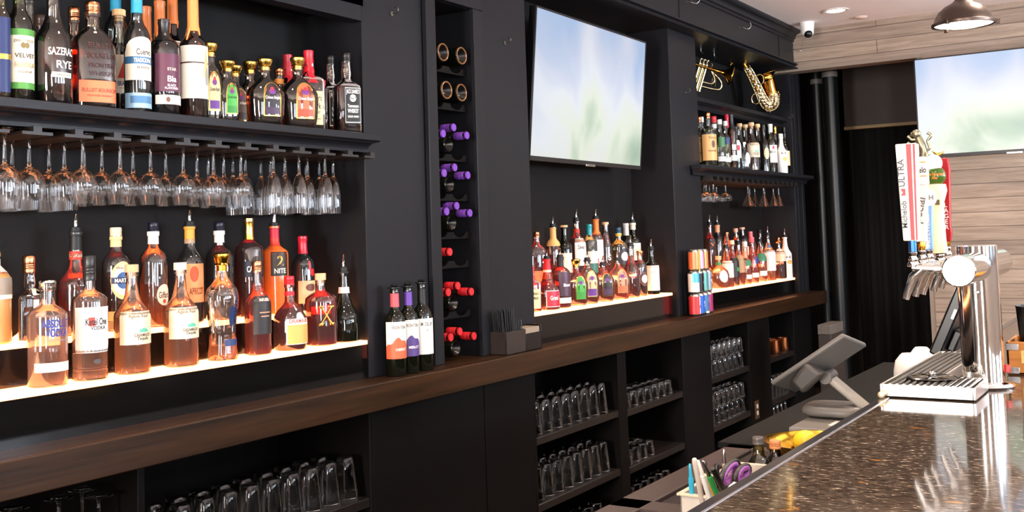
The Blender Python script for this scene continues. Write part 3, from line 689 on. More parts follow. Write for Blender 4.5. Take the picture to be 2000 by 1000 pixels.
bottle(TOP, 321, 38, 58, 'stub', 'e9e2ea', ('2a0d1c', .82), ('foil', '#1c1a1c', .24), 'dark whiskey bottle with black capsule and plum label on the whiskey shelf',
       [L(.23, .62, 62, '55283e', 22), T('STAR', .46, .03, 'd9cbb8', 24, 1.1), T('Bla', .36, .06, 'efe6ea', 24, 1.0), T('BLACK', .295, .022, 'efe6ea', 24, 1.1), T('FLAVORED', .265, .022, 'efe6ea', 24, 1.1), L(.10, .195, 62, 'e6ddd2', 22), ('r', .12, .175, 8, '6a4a3a', 8, 'oval', 1)])
bottle(TOPB, 338, -42, 50, 'longneck', 'f0e6dc', ('6a1a0a', .72), ('wax', '#d9783c', .32), 'orange wax sealed bottle standing directly behind the white label bottle', [L(.2, .56, 80, 'e9dccb')])
bottle(TOP, 378, -44, 54, 'longneck', 'f2e6da', ('c56a3a', .72), ('wax', '#e8894a', .39), 'amber bottle with long orange wax neck and white label bearing a horse sketch',
       [L(.13, .50, 84, 'f6efe4', 16), S(.375, .385, 84, '4a3428', 16), S(.28, .50, 20, 'f0b27a', 52, 'tri'), ('r', .22, .35, 12, '9a9892', 56, 'oval', 1)])
crn = [('r', .13, .70, 0, 0, 0)]
def crown(px, yt, w, row, col, band, lab, cap='gold', txt='f0e8e0', pour=False):
    bottle(row, px, yt, w, 'crown', 'efe2d4', ('6e2c10', .8), ('pour', 'chrome', .22) if pour else ('crowncap', cap, .18), lab,
           [L(.12, .62, 30, 'gold', 12, 'arch'), S(.135, .61, 26, col, 12, 'arch'), ('r', .44, .52, 11, '6a2f7a', 12, 'oval', 1), ('r', .50, .55, 6, 'c22c3c', 12, 'oval', 1), T('Crown Royal', .385, .045, txt, 12, .8), S(.15, .25, 24, band, 12)], neck=.0155)
crown(410, 82, 47, (2.50, ZS1, TOP[2]), 'c9b58a', '5a2a80', 'whiskey bottle with beige arched label and purple band, partly behind the white label bottle', txt='3a2a20')
crown(444, 117, 47, (2.49, ZS1, TOP[2]), '3f9a3c', '2f8230', 'whiskey bottle with green arched apple label on the whiskey shelf', txt='184a1c')
crown(459, 126, 56, (2.63, ZS1, TOP[2]), '5a4a3a', '3a2a20', 'gold capped whiskey bottle at the back behind the green label one')
crown(489, 118, 54, (2.62, ZS1, TOP[2]), '3a2a2c', '3a2230', 'gold capped dark whiskey bottle half hidden left of the black label one')
crown(518, 113, 72, TOP, '231a20', '3a2440', 'gold capped whiskey bottle with black arched label on the whiskey shelf')
crown(582, 110, 76, TOP, 'c9623c', 'c0482c', 'gold capped whiskey bottle with peach arched label on the whiskey shelf')
bottle(TOPB, 546, 133, 44, 'spirit', 'd8b89a', ('7a3410', .8), ('screw', 'copper', .1), 'brown bottle with bronze cap and orange neck band, behind two gold capped bottles', [('n', .74, .82, 'd98a3c')])
mk = [L(.07, .48, 30, 'ead9a0', 14), T('Maker\'s', .40, .075, '2e2418', 14, .8), T('Mark', .30, .075, '2e2418', 14, .7), T('WHISKY', .22, .035, '2e2418', 14, .6), T('KENTUCKY STRAIGHT', .14, .018, '6a5a3a', 14, .7)]
bottle(TOPC, 563, 107, 60, 'square', 'e9cdb8', ('7a2a10', .7), ('wax', '#c22a36', .36), 'red wax topped bottle at the back behind the peach label whiskey')
bottle((2.52, ZS1, TOP[2]), 604, 99, 64, 'square', 'e9cdb8', ('7a2a10', .7), ('wax', '#cf2230', .42), 'red wax dipped square bottle with cream label on the whiskey shelf', mk)
def jack(px, yt, w, row, lab):
    bottle(row, px, yt, w, 'square', 'ecdccb', ('7a2c0a', .78), ('screw', '#141312', .11), lab,
           [L(.10, .56, 44, '171513', 12), ('r', .115, .545, 40, 'd8d5cf', 12, 'rect', 1), ('r', .125, .535, 38, '171513', 12, 'rect', 1), T("JACK DANIEL'S", .49, .05, 'efece6', 12, 1.1), ('r', .37, .46, 16, 'd8d5cf', 12, 'oval', 1), T('No.7', .415, .035, '171513', 12, .5), T('Tennessee', .32, .04, 'efece6', 12, .9), T('WHISKEY', .26, .05, 'efece6', 12, .9), T('SOUR MASH', .19, .025, 'efece6', 12, .9)])
jack(646, 108, 50, (2.585, ZS1, TOP[2]), 'black labelled square whiskey bottle at the back, second from the end of the whiskey shelf')
jack(677, 103, 60, TOP, 'black labelled square whiskey bottle in front at the right end of the whiskey shelf')

# left lit display, upper step
UP = (2.672, ZL2, 'bottles on the left lit display'); DN = (2.556, ZL1, 'bottles on the left lit display')
e = bottle(UP, -12, 465, 64, 'stub', '!b98a55', None, ('screw', '#14301c', .14), 'straw wrapped liqueur bottle with red lettered label cut by the left picture edge', [L(.42, .80, 62, 'f3ead8', 22), T('LUXARDO', .70, .07, 'c22a26', 22, 1.3), S(.46, .62, 58, '8a7f70', 22)])
bottle(UP, 57, 497, 66, 'square', '7a2c14', ('8a2408', .8), ('screw', 'copper', .2), 'squat square amber liqueur bottle with copper cap, left of the tall decanter shaped bottle', [L(.18, .60, 40, 'efdcc0', 40), T('COINTREAU', .5, .06, '4a2a1a', 40, .8)])
bottle(UP, 148, 418, 66, 'decant', 'f4e6da', ('d0582c', .52), ('pour', 'chrome', .16), 'tall decanter shaped liqueur bottle with long black neck, spout and red neck band',
       [('n', .70, .835, '101310'), ('n', .62, .69, 'b8321f'), ('n', .64, .67, 'efe0c0'), T('43', .655, .035, '15100c', 15)])
bottle(UP, 227, 442, 54, 'stub', 'f1e9e6', ('5a0c14', .62), ('screw', '#f0d6b4', .09), 'dark red aperitif bottle with cream cap and round gold label',
       [('n', .80, .90, 'e9cf8f'), L(.30, .66, 52, 'e6c888', 24, 'oval'), ('r', .34, .62, 44, 'f3ead8', 24, 'oval', 1), ('r', .40, .56, 28, '35598f', 24, 'oval', 1), S(.45, .51, 48, '1f2c50', 24), T('MARTINI', .48, .038, 'f3ead8', 24, 1.2), T('NON-ALCOHOLIC', .60, .025, '4a4030', 24, 1.0), L(.10, .19, 60, 'e9cf8f', 24)])
def giff(px, yt, w, liq, lab, glass='f0ece8', extra=()):
    bottle(UP, px, yt, w, 'stub', glass, liq, ('screw', '#16182a', .10), lab, [('n', .78, .90, 'f4ece4'), T('*', .83, .03, 'c23a2c', 20)] + list(extra))
giff(300, 432, 54, ('f0a878', .45), 'clear liqueur bottle with navy cap and oval pink label', extra=[L(.20, .40, 34, 'f3d9bd', 40, 'oval'), T('Giffard', .30, .06, '5a3a2c', 40, .9), S(.22, .26, 8, 'c0392c', 40, 'oval')])
bottle(UP, 371, 410, 50, 'spirit', '5a2a14', ('4a1606', .75), ('pour', 'chrome', .15), 'brown apricot liqueur bottle with spout and peach labels',
       [('n', .70, .85, 'e8a23c'), ('n', .70, .74, 'f3ead8'), L(.18, .52, 56, 'f0a06a', 26), ('r', .36, .50, 20, 'd2552c', 14, 'oval', 1), T('APRICOT', .28, .06, '8a3a1c', 26, 1.2)])
giff(429, 432, 54, ('4a0612', .75), 'dark red liqueur bottle with navy cap behind the fluted clear bottle', 'e8c8c4')
bottle(UP, 487, 426, 54, 'tall', 'f3d6d0', ('a00c14', .84), ('foil', 'gold', .22), 'tall red aperitif bottle with a gold capsule on the upper step', [L(.40, .56, 50, '16182a', 20), T('CAMPARI', .48, .06, 'f3f0ee', 20, 1.2)])
bottle(UP, 537, 419, 52, 'tall', '!e8692e', None, ('pour', '#clear', .12), 'tall orange painted bottle with black and gold label and a clear spout',
       [('n', .76, .86, 'c9203a'), ('n', .68, .76, 'd23a2c'), L(.38, .62, 40, '17130f', 18), ('r', .40, .60, 35, '2a2118', 18, 'rect', 1), T('2', .53, .10, 'd9a84a', 18), T('NITE', .43, .05, 'efe6d8', 18, .9)])
bottle(UP, 592, 461, 44, 'wine', '2a3a16', ('1c0606', .7), ('foil', '#c91f34', .24), 'dark green cherry liqueur bottle with red capsule and red ribbon seal',
       [('r', .46, .56, 16, 'd8242c', 50, 'oval'), ('r', .54, .66, 6, 'd8242c', 30), L(.10, .40, 60, 'd9b98c', 30), S(.26, .36, 30, '6a3a2a', 36, 'oval')])
# left lit display, lower step
bottle(DN, 93, 545, 74, 'absolut', 'f3ecea', ('f4e2d6', .70), ('screw', 'chrome', .075), 'clear vodka bottle with blue lettering and silver cap, leftmost on the lower step',
       [T('ABSOLUT', .585, .075, '1f3d96', 22, 1.5), T('VODKA', .50, .075, '1f3d96', 24, 1.2), T('Country of Sweden', .43, .03, '8a8480', 22, 1.2), L(.14, .225, 60, 'efe9e2', 16)], neck=.019)
bottle(DN, 175, 497, 66, 'ketel', 'f1ebe8', ('f1ded2', .62), ('screw', '#20201f', .20), 'tall clear vodka bottle with black cap and large white label on the lower step',
       [L(.22, .58, 70, 'f4efea', 14), S(.43, .50, 10, 'c8473a', 2), T('Ketel One', .465, .055, '20181a', 20, 1.3), T('VODKA', .415, .03, '20181a', 24, .9), ('r', .53, .58, 10, 'b9b4ae', 28, 'rect', 1), L(.13, .17, 14, '4a4440', 20, 'oval')])
def casa(px, yt, w, lab, row=DN, cap=('cork', 'cork', .13)):
    bottle(row, px, yt, w, 'slope', 'f3ece4', ('f0cfb4', .56), cap, lab, [L(.27, .57, 66, 'e8d6b8', 20), S(.38, .42, 16, '58b49a', 34, 'peak'), T('CASAMIGOS', .355, .028, '4a4038', 30, 1.0), T('Tequila', .32, .028, '4a4038', 30), T('Agave Azul', .525, .03, '7a6a58', 16)])
casa(258, 517, 68, 'clear tequila bottle with wooden stopper and beige label, left one of the pair')
casa(353, 513, 66, 'clear tequila bottle with pale stopper and beige label, right one of the pair', cap=('cork', '#f0dcc4', .13))
bottle(DN, 434, 491, 62, 'germain', 'f4ede6', ('f0c9a4', .16), ('crowncap', 'brass', .17), 'fluted clear elderflower bottle with flared gold cap on the lower step',
       [L(.30, .50, 14, '1f2f58', 34, 'oval'), TV('ST GERMAIN', .42, .045, '1f2f58', 52), L(.13, .19, 40, '2a3c6a', 44)], neck=.016)
bottle(DN, 503, 508, 52, 'spirit', 'f3e9e6', ('d2604e', .62), ('screw', 'copper', .12), 'clear bottle with pink liquid, copper cap and tall black label',
       [L(.22, .62, 52, '231f20', 28), T('INFUSED', .58, .03, 'e9d8cc', 30, .9), S(.44, .452, 26, 'c98a6a', 30), S(.40, .412, 20, 'c98a6a', 30)])
bottle(DN, 566, 537, 66, 'bulb', 'e9d0b8', ('a02c0c', .72), ('screw', '#c9202c', .13), 'amber honey liqueur bottle with red cap and orange label on the lower step',
       [('n', .72, .78, 'c9202c'), L(.08, .42, 48, 'f3ead8', 30), ('r', .09, .34, 44, 'e8a85a', 30, 'rect', 1), T('DRAMBUIE', .39, .05, 'c2282c', 30, 1.3), ('r', .36, .50, 16, 'f3ead8', 34, 'oval', 1)])
bottle(DN, 627, 534, 62, 'stub', 'f3ebe2', ('c0260c', .68), ('cork', 'cork', .17), 'round shouldered rum bottle with cork and gold crossed bones on the glass', [('x', .42, .24, 'gold')])
bottle(DN, 672, 496, 58, 'bell', 'dark', None, ('pour', 'chrome', .22), 'black bell shaped liqueur bottle with spout at the right end of the lower step', [('n', .55, .62, 'f0d2cc')])

# display below the television
MU = (2.672, ZL2 + .006, 'bottles on the lit display below the television'); MD = (2.556, ZL1 + .006, 'bottles on the lit display below the television')
bottle(MU, 1049, 452, 40, 'flask', 'efd4c8', ('c02a1c', .62), ('screw', 'copper', .10), 'red glowing whiskey flask with bronze cap at the left end of the middle upper step', [L(.05, .25, 60, 'e8764a', 6), T('BULLEIT', .57, .05, '3a1408', 12, 1.2)])
bottle(MU, 1081, 423, 26, 'tall', 'f0dcc8', ('e0602c', .5), ('pour', 'chrome', .16), 'slim bottle with long gold neck and spout on the middle upper step', [('n', .55, .83, 'd9a864')])
bottle(MU, 1103, 440, 28, 'wine', 'dark', None, ('cork', 'cork', .07), 'dark bottle with cream cork top and cream label on the middle upper step', [L(.15, .5, 70, 'efdcc2', 20)])
bottle(MU, 1127, 408, 34, 'spirit', 'f0d2c2', ('a8321c', .72), ('pour', 'chrome', .18), 'tall red scotch bottle with spout and white label on the middle upper step', [('n', .66, .72, 'b8321f'), L(.20, .58, 50, 'f3e6dc', 30), T("Dewar's", .46, .06, '3a2420', 30, 1.0)])
bottle(MU, 1152, 438, 30, 'tall', 'd9e6dc', ('e9dcc8', .6), ('foil', '#1f8a94', .2), 'pale bottle with teal capsule and green label on the middle upper step', [L(.1, .5, 70, 'e9dcc8', 15), S(.1, .28, 70, '2f6a5a', 15)])
bottle(MU, 1165, 408, 26, 'tall', 'f4e2da', ('f0b09a', .6), ('pour', 'chrome', .15), 'slim bottle with bright orange neck and spout on the middle upper step', [('n', .64, .85, 'e8742c'), L(.15, .55, 70, 'f6dcd0', 15), S(.15, .28, 30, 'd8322c', -20)])
bottle(MU, 1184, 434, 22, 'slope', 'f0e6e0', ('c0442c', .3), ('cork', 'cork', .08), 'slim clear bottle with brown cork right of the orange necked one', [T('S', .35, .1, 'f4e6dc', 30)])
bottle(MU, 1209, 443, 36, 'stub', 'e6ead8', ('d8c89a', .6), ('screw', '#1c3a52', .13), 'broad pale bottle with navy cap, gold ring and round label', [('n', .80, .86, 'd9b04a'), L(.22, .56, 44, '23202a', 34, 'oval'), ('r', .30, .48, 26, 'efe6dc', 34, 'oval', 1)])
bottle(MU, 1224, 436, 24, 'wine', 'dark', None, ('foil', '#b8b6b2', .24), 'dark bottle with silver capsule on the middle upper step')
bottle(MU, 1237, 415, 28, 'wine', 'dark', None, ('pour', 'chrome', .17), 'dark bottle with spout and cream neck band ending the middle upper step', [('n', .72, .83, 'efdcc2'), L(.22, .5, 60, 'e9dcc8', 20)])
bottle(MD, 1038, 520, 40, 'square', 'efd0c0', ('c0321c', .7), ('wax', '#cf2230', .4), 'red wax topped bottle with cream label peeking past the pilaster on the middle lower step', [L(.08, .5, 34, 'ead9a0', 14), T("Maker's", .41, .07, '2e2418', 14, .8), T('Mark', .31, .07, '2e2418', 14, .7)])
bottle(MD, 1069, 487, 46, 'bell', 'efc8ba', ('c0280f', .6), ('pour', 'chrome', .16), 'bell shaped red liqueur bottle with red cap band, spout and red label', [('n', .66, .84, 'c9202c'), ('n', .62, .66, 'f0d2b8'), L(.05, .32, 44, 'f3e6dc', 30), ('r', .06, .31, 40, 'b81f34', 30, 'rect', 1), T('Grand', .20, .07, 'f3e6dc', 30, .8)])
bottle(MD, 1095, 484, 38, 'stub', 'f0dcd6', ('b83426', .66), ('pour', 'chrome', .17), 'whiskey bottle with black capped spout and plum label on the middle lower step', [('n', .68, .83, '17130f'), L(.20, .60, 50, '45283a', 34), T('Blend', .38, .05, 'efe6ea', 34, .8), L(.08, .17, 50, 'e6ddd2', 34)])
def mcrown(px, yt, w, col, band, lab, pour, liq=('b8341a', .6)):
    bottle(MD, px, yt, w, 'crown', 'f3e4da', liq, ('pour', 'chrome', .20) if pour else ('crowncap', 'gold', .18), lab,
           [L(.12, .62, 30, 'gold', 12, 'arch'), S(.135, .61, 26, col, 12, 'arch'), ('r', .44, .52, 10, '6a2f7a', 12, 'oval', 1), S(.15, .28, 24, band, 12)])
mcrown(1126, 504, 44, '3f9a3c', '2f8230', 'whiskey bottle with green arched label and gold cap on the middle lower step', False)
mcrown(1148, 489, 44, 'c9b58a', '5a2a80', 'whiskey bottle with spout, beige arched label and purple band on the middle lower step', True)
mcrown(1178, 500, 44, '2a2226', '3a2440', 'whiskey bottle with black arched label on the middle lower step', True)
mcrown(1207, 490, 46, 'c98a6a', 'b8623c', 'whiskey bottle with peach arched label and spout on the middle lower step', True, ('e8744a', .4))
bottle(MD, 1233, 459, 32, 'bulb', 'f3e6da', ('b0361c', .4), ('pour', 'chrome', .18), 'rounded clear bottle with spout, between the peach label and the round label bottles')
bottle(MD, 1251, 490, 26, 'stub', 'f0e2d6', ('7a2a10', .66), ('cork', 'copper', .1), 'small bottle with copper stopper and round brown label on the middle lower step', [L(.22, .54, 50, '5a3428', 34, 'oval'), ('r', .29, .47, 30, 'efe6dc', 34, 'oval', 1)])
bottle(MD, 1273, 467, 28, 'wine', 'dark', None, ('pour', 'chrome', .19), 'dark bottle with spout and big white label ending the middle lower step', [L(.07, .52, 80, 'f3e0d2', 10), S(.40, .405, 30, '4a3a34', 20)])

# display in the instrument bay
RU = (2.672, ZL2 - .018, 'bottles on the far lit display'); RD = (2.556, ZL1 - .018, 'bottles on the far lit display')
bottle(RU, 1387, 420, 24, 'spirit', 'f0d2c8', ('b01c1c', .7), ('pour', 'chrome', .19), 'red bottle with spout and slanted black label, first on the far upper step', [L(.36, .52, 60, '1f1416', 20), T('X', .44, .1, 'e8742c', 20)])
bottle(RU, 1402, 421, 20, 'wine', '4a1e14', ('3a0c08', .7), ('pour', 'chrome', .18), 'dark brown bottle with spout and peach neck band on the far upper step', [('n', .68, .82, 'f0a87a')])
bottle(RU, 1420, 454, 24, 'slope', 'f6e2d4', ('f0a078', .5), ('cork', 'copper', .1), 'clear bottle with flat copper stopper on the far upper step')
bottle(RU, 1438, 445, 22, 'stub', 'e9d6ca', ('a86040', .6), ('screw', '#f0b49a', .1), 'bottle with peach screw cap on the far upper step')
bottle(RU, 1451, 444, 24, 'stub', '2a2622', None, ('cork', '#e8b48c', .1), 'dark bottle with cream topped cork on the far upper step', [L(.2, .5, 60, 'e9c8a8')])
bottle(RU, 1467, 452, 22, 'spirit', 'f6dcd6', ('f0a4a4', .7), ('foil', '#e8707a', .26), 'pink bottle with a pink foil neck on the far upper step')
bottle(RU, 1485, 448, 18, 'wine', 'dark', None, ('screw', '#1a1a1c', .1), 'thin dark bottle near the corner of the far upper step')
bottle(RD, 1404, 500, 40, 'squat', 'f6e6da', ('f0b890', .55), ('cork', 'cork', .22), 'squat round tequila bottle with ball stopper and green neck band, beside the cans', [('n', .72, .80, '3a8a4a'), L(.18, .56, 26, 'e9dcd0', 18, 'oval')])
bottle(RD, 1419, 468, 26, 'slope', 'f6e4d8', ('f0a47a', .4), ('pour', 'chrome', .16), 'clear bottle with spout and cream label on the far lower step', [L(.2, .55, 66, 'f3e2cc', 18)])
bottle(RD, 1431, 468, 24, 'slope', 'f0d2c4', ('c0442c', .62), ('screw', '#f0c8aa', .1), 'amber bottle with black and green label on the far lower step', [L(.2, .6, 66, '221e1c', 18), S(.32, .4, 14, '3a9a5a', 50)])
bottle(RD, 1443, 459, 22, 'slope', 'f6e4d8', ('e8945a', .6), ('pour', 'chrome', .17), 'clear bottle with spout and tan label on the far lower step', [L(.25, .6, 66, 'b08a62', 18)])
bottle(RD, 1456, 471, 22, 'slope', 'f8e8de', ('f0b48c', .5), ('screw', '#f6eae2', .13), 'clear bottle with white cap and small square label on the far lower step', [L(.12, .22, 40, 'f3e6dc', 40), L(.42, .56, 40, '3a7a54', 40)])
bottle(RD, 1470, 462, 22, 'slope', 'f6dcd6', ('f09a98', .6), ('screw', '#e86a74', .12), 'pink rum bottle with small white label on the far lower step', [L(.12, .22, 44, 'f6e6e0', 30), L(.42, .56, 30, '3a3a7a', 50)])
bottle(RD, 1485, 455, 24, 'slope', 'f8e8de', ('f0b48c', .5), ('pour', 'chrome', .18), 'clear bottle with spout and green band on the far lower step', [L(.12, .22, 44, 'f6e6e0', 30), L(.42, .58, 60, '3f7a5a', 20)])
bottle(RD, 1501, 442, 26, 'spirit', 'f8ece4', ('f6d2b8', .5), ('pour', 'chrome', .17), 'clear bottle with spout and large white label on the far lower step', [L(.18, .55, 70, 'f8ece4', 16), L(.6, .66, 50, '5a6a8a', 20)])
bottle(RD, 1522, 463, 26, 'stub', 'f0e0da', ('7a3a44', .42), ('stop', 'copper', .15), 'bottle with ornate copper stopper, peach label above purple liquid', [L(.42, .72, 60, 'f3c8aa', 14)])
bottle(RD, 1534, 446, 24, 'slope', '!f3e6dc', None, ('pour', 'chrome', .18), 'white coconut rum bottle with spout at the right end of the far lower step', [T('MALIBU', .42, .05, '5a3a34', 20, 1.1), L(.28, .36, 26, 'e8a23c', 34, 'oval')])

# vodka shelf in the instrument bay
VS = (2.475, ZS3, 'bottles on the vodka shelf'); VB = (2.585, ZS3, 'bottles on the vodka shelf')
def tito(px, yt, w, row, lab):
    bottle(row, px, yt, w, 'stub', 'eef2ea', ('e6ecdf', .78), ('screw', 'copper', .1), lab, [L(.10, .58, 75, 'd9a468', 14), ('r', .33, .47, 14, '5a2a1c', 30, 'oval', 1), T("Tito's", .52, .05, '6a4a2c', 24, 1.2), T('Handmade', .28, .04, '6a4a2c', 24, 1.2)])
tito(1367, 228, 26, (2.57, ZS3, VS[2]), 'handmade vodka bottle with tan label half hidden by the pilaster')
tito(1384, 220, 30, VS, 'handmade vodka bottle with tan label and copper cap, whole one in front')
bottle(VB, 1372, 228, 16, 'tall', 'eef2f4', None, ('screw', '#f4f4f4', .1), 'thin clear bottle with white cap between the two tan labelled vodkas')
bottle((2.53, ZS3, VS[2]), 1396, 227, 20, 'tall', 'eef4f2', ('e8eeea', .8), ('screw', '#d8323c', .12), 'clear vodka bottle with red topped white cap on the vodka shelf', [('n', .76, .84, 'f4f4f4')])
bottle(VS, 1407, 233, 18, 'tall', 'eef4ee', ('e6efe2', .8), ('screw', '#f4f6f4', .1), 'clear vodka bottle with white cap and green label on the vodka shelf', [L(.42, .62, 50, '3f7a4a', 24), L(.12, .22, 60, 'f4f4f0', 20)])
bottle(VS, 1418, 236, 16, 'tall', 'f0f2e2', ('ece6b4', .8), ('screw', '#f4f6f4', .1), 'pale yellow vodka bottle with white cap and navy label on the vodka shelf', [L(.5, .64, 50, '2c3a6a', 24), L(.12, .22, 60, 'f4f4f0', 20)])
bottle(VB, 1421, 224, 16, 'wine', 'e8d6cc', ('8a4a2c', .7), ('foil', '#d0223a', .24), 'bottle with a red capsule behind the white capped vodkas')
bottle(VS, 1430, 224, 17, 'tall', 'f0dcc4', ('c07a3a', .82), ('foil', '#22252a', .26), 'amber vodka bottle with a black neck capsule on the vodka shelf', [L(.14, .24, 60, 'f6efe4', 20), S(.34, .44, 30, 'f6efe4', 20)])
bottle(VS, 1438, 246, 18, 'spirit', 'eef2f4', None, ('screw', '#1f2226', .12), 'clear gin bottle with black cap and white label bearing a red square', [L(.25, .66, 70, 'f3f2f0', 14), S(.42, .54, 20, 'c2283c', 24)])
bottle(VB, 1446, 242, 22, 'slope', 'e9ece6', ('e0e4dc', .6), ('cork', 'cork', .12), 'clear bottle with tan cork, left one of the back pair on the vodka shelf')
bottle(VB, 1457, 244, 20, 'slope', 'e0e0d4', ('cfcab0', .6), ('cork', 'cork', .12), 'clear bottle with tan cork, right one of the back pair on the vodka shelf')
bottle(VS, 1453, 278, 26, 'squat', 'e6f0f2', ('dfeaec', .7), ('cork', 'chrome', .16), 'squat round clear tequila bottle with oval label in front on the vodka shelf', [L(.2, .62, 26, 'e2eaec', 26, 'oval')])
casa(1469, 240, 28, 'clear tequila bottle with cork and white label in the middle of the vodka shelf', VS)
casa(1481, 243, 26, 'tequila bottle with cork and tan label, half behind the white labelled one', (2.54, ZS3, VS[2]))
bottle(VS, 1492, 243, 22, 'spirit', '2a2016', ('2a1206', .7), ('screw', '#15130f', .1), 'dark rum bottle with a round emblem label on the vodka shelf', [L(.26, .5, 30, 'd9c89a', 24, 'oval')])
bottle(VS, 1506, 243, 22, 'spirit', 'eef2ea', ('e2e2cf', .75), ('foil', '#f4f6f4', .17), 'clear rum bottle with white capsule and red emblem label on the vodka shelf', [L(.2, .56, 70, 'f3f0ea', 14), T('BACARDI', .42, .05, '2a2426', 20, 1.3), S(.47, .55, 12, 'c2283c', 20, 'oval')])
bottle((2.53, ZS3, VS[2]), 1515, 247, 20, 'spirit', 'f0dcc0', ('b87a34', .75), ('screw', 'gold', .14), 'gold rum bottle with gold cap and white label near the end of the vodka shelf', [L(.2, .5, 70, 'f3e8dc', 14), S(.44, .52, 16, 'c2283c', 20, 'oval')])
bottle(VS, 1526, 261, 22, 'slope', '!f4f2ee', None, ('screw', '#f4f2ee', .1), 'white coconut rum bottle at the end of the vodka shelf', [T('MALIBU', .5, .05, '3a2a28', 24, 1.0), L(.3, .4, 24, 'd9a24a', 30, 'oval')])
bottle((2.55, ZS3, VS[2]), 1533, 248, 18, 'wine', 'dark', None, ('screw', '#17130f', .1), 'dark bottle behind the white coconut rum at the end of the vodka shelf', [L(.2, .5, 60, 'e9c8a0', 20)])

# open wine bottles on the counter
CT = (2.445, ZC, 'open wine bottles on the counter')
def wine(px, yt, w, cap, art, nm, sub, lab, Y=2.45):
    bottle((Y, ZC, CT[2]), px, yt, w, 'wine', 'dark', None, ('stop', '#141414', .055), lab,
           [('n', .75, .90, cap)] + ([L(.19, .59, 80, 'f2ece2', 16), S(.19, .42, 80, art, 16, 'peak'), T(nm, .53, .035, '6a5a50', 20, 1.5), T(sub, .29, .028, 'f6e8e0', 26, 1.1)] if art else [L(.18, .57, 80, 'f2eee8', 16), T(nm, .51, .04, '2a2426', 22, 1.2), S(.435, .45, 4, 'c2404a', 22, 'oval'), T(sub, .36, .02, 'b08a86', 22, .8)]), 'wine_bottle')
wine(772, 555, 41, 'd2525c', 'e2603c', 'FRONTERA', 'CABERNET', 'open red wine bottle with orange mountain label, nearest of three on the counter')
wine(798, 552, 39, '5f3c96', '4e3a78', 'FRONTERA', 'MERLOT', 'open red wine bottle with purple mountain label, middle of three on the counter')
wine(825, 545, 40, '101010', None, 'M. DELUR', '* * *', 'open wine bottle with plain white label, right one of three beside the wine rack')

# wine rack bottles (necks or punts towards the room)
def rack_bottle(px, py, Y, lab, cap, grp, punt=False, label=False, at=None):
    q = at or P(px, py, Y=Y)
    e = empty('wine_bottle', q, lab, 'bottle', grp, (PI / 2, 0, 0) if not punt else (-PI / 2, 0, 0))
    H, Rb = .288, (.038 if label or punt and 'right one' in lab else .0325)
    V = Vessel('wine', Rb, H, .0145)
    if punt:
        V.ringed(0, .255, 24, 0, bottom=False).build('glass_body', DARKBOTTLE, e, smooth=40)
        MB().lathe([(Rb * .92, 0), (Rb * .86, -.003), (Rb * .78, 0), (Rb * .5, .016), (Rb * .2, .026), (0, .028)], n=24).build('punt', pbr('punt_glass', '0b0908', .3, spec=.4), e, smooth=60)
        if 'row of the rack' not in lab or 'right one' in lab: MB().tube([(Rb * .88 * math.cos(a), Rb * .88 * math.sin(a), -.001) for a in [k * PI / 14 for k in range(29)]], .0035, 6, cap=False).build('rim_highlight', pbr('rim_highlight_brown', '7a5538', .12), e, smooth=60)  # brown ring stands in for the highlight round the punt
        if label: V.patch(.056, .130, 205, 42, .001).build('paper_label', pbr('label_paper', 'd9d5c8', .5), e, smooth=60, fix=False)
        return e
    # origin at the tip of the neck: shift the body back along the neck
    b = V.ringed(0, H, 24, 0); b.v = [(x, y, z - H) for x, y, z in b.v]; b.build('glass_body', DARKBOTTLE, e, smooth=40)
    if cap:
        r = .0165; pr = [(r * .9, -.062), (r, -.06)]
        for z in (-.034, -.026, -.018): pr += [(r, z), (r * .92, z + .002), (r, z + .004)]
        pr += [(r, -.003), (r * .92, .001), (0, .001)]
        MB().lathe(pr, n=20).build('screw_cap', capm(cap), e, smooth=40)
    else:
        MB().lathe([(.0155, -.02), (.0165, -.002), (.012, .001), (0, .001)], n=16).build('cork_end', pbr('dark_foil', '1c1d22', .15), e, smooth=40)
    return e
tiers = ['top', 'second']
for (y1, y2, px1, px2), t in zip(((100, 107, 865, 901), (174, 179, 872, 901)), tiers):
    rack_bottle(px1, y1 + 2, 2.485, 'dark wine bottle lying punt outward with pale label, left in the %s rack row' % t, None, 'wine bottles lying punt outward', True, True)
    rack_bottle(px2, y2 + 2, 2.50, 'dark wine bottle lying punt outward, right one in the %s row of the rack' % t, None, 'wine bottles lying punt outward', True)
ROWS = [('purple', '#6c3c9c', 'third', (866, 261), (889, 252), (909, 264), (873, 279)), ('purple', '#6c3c9c', 'fourth', (868, 338), (891, 330), (911, 342), (875, 357)), ('purple', '#6c3c9c', 'fifth', (873, 413), (895, 405), (915, 416), (879, 430)),
        ('red', '#c9242c', 'seventh', (876, 571), (897, 561), (918, 570), (884, 580)), ('red', '#c9242c', 'lowest', (881, 659), (901, 650), (923, 657), (867, 648))]
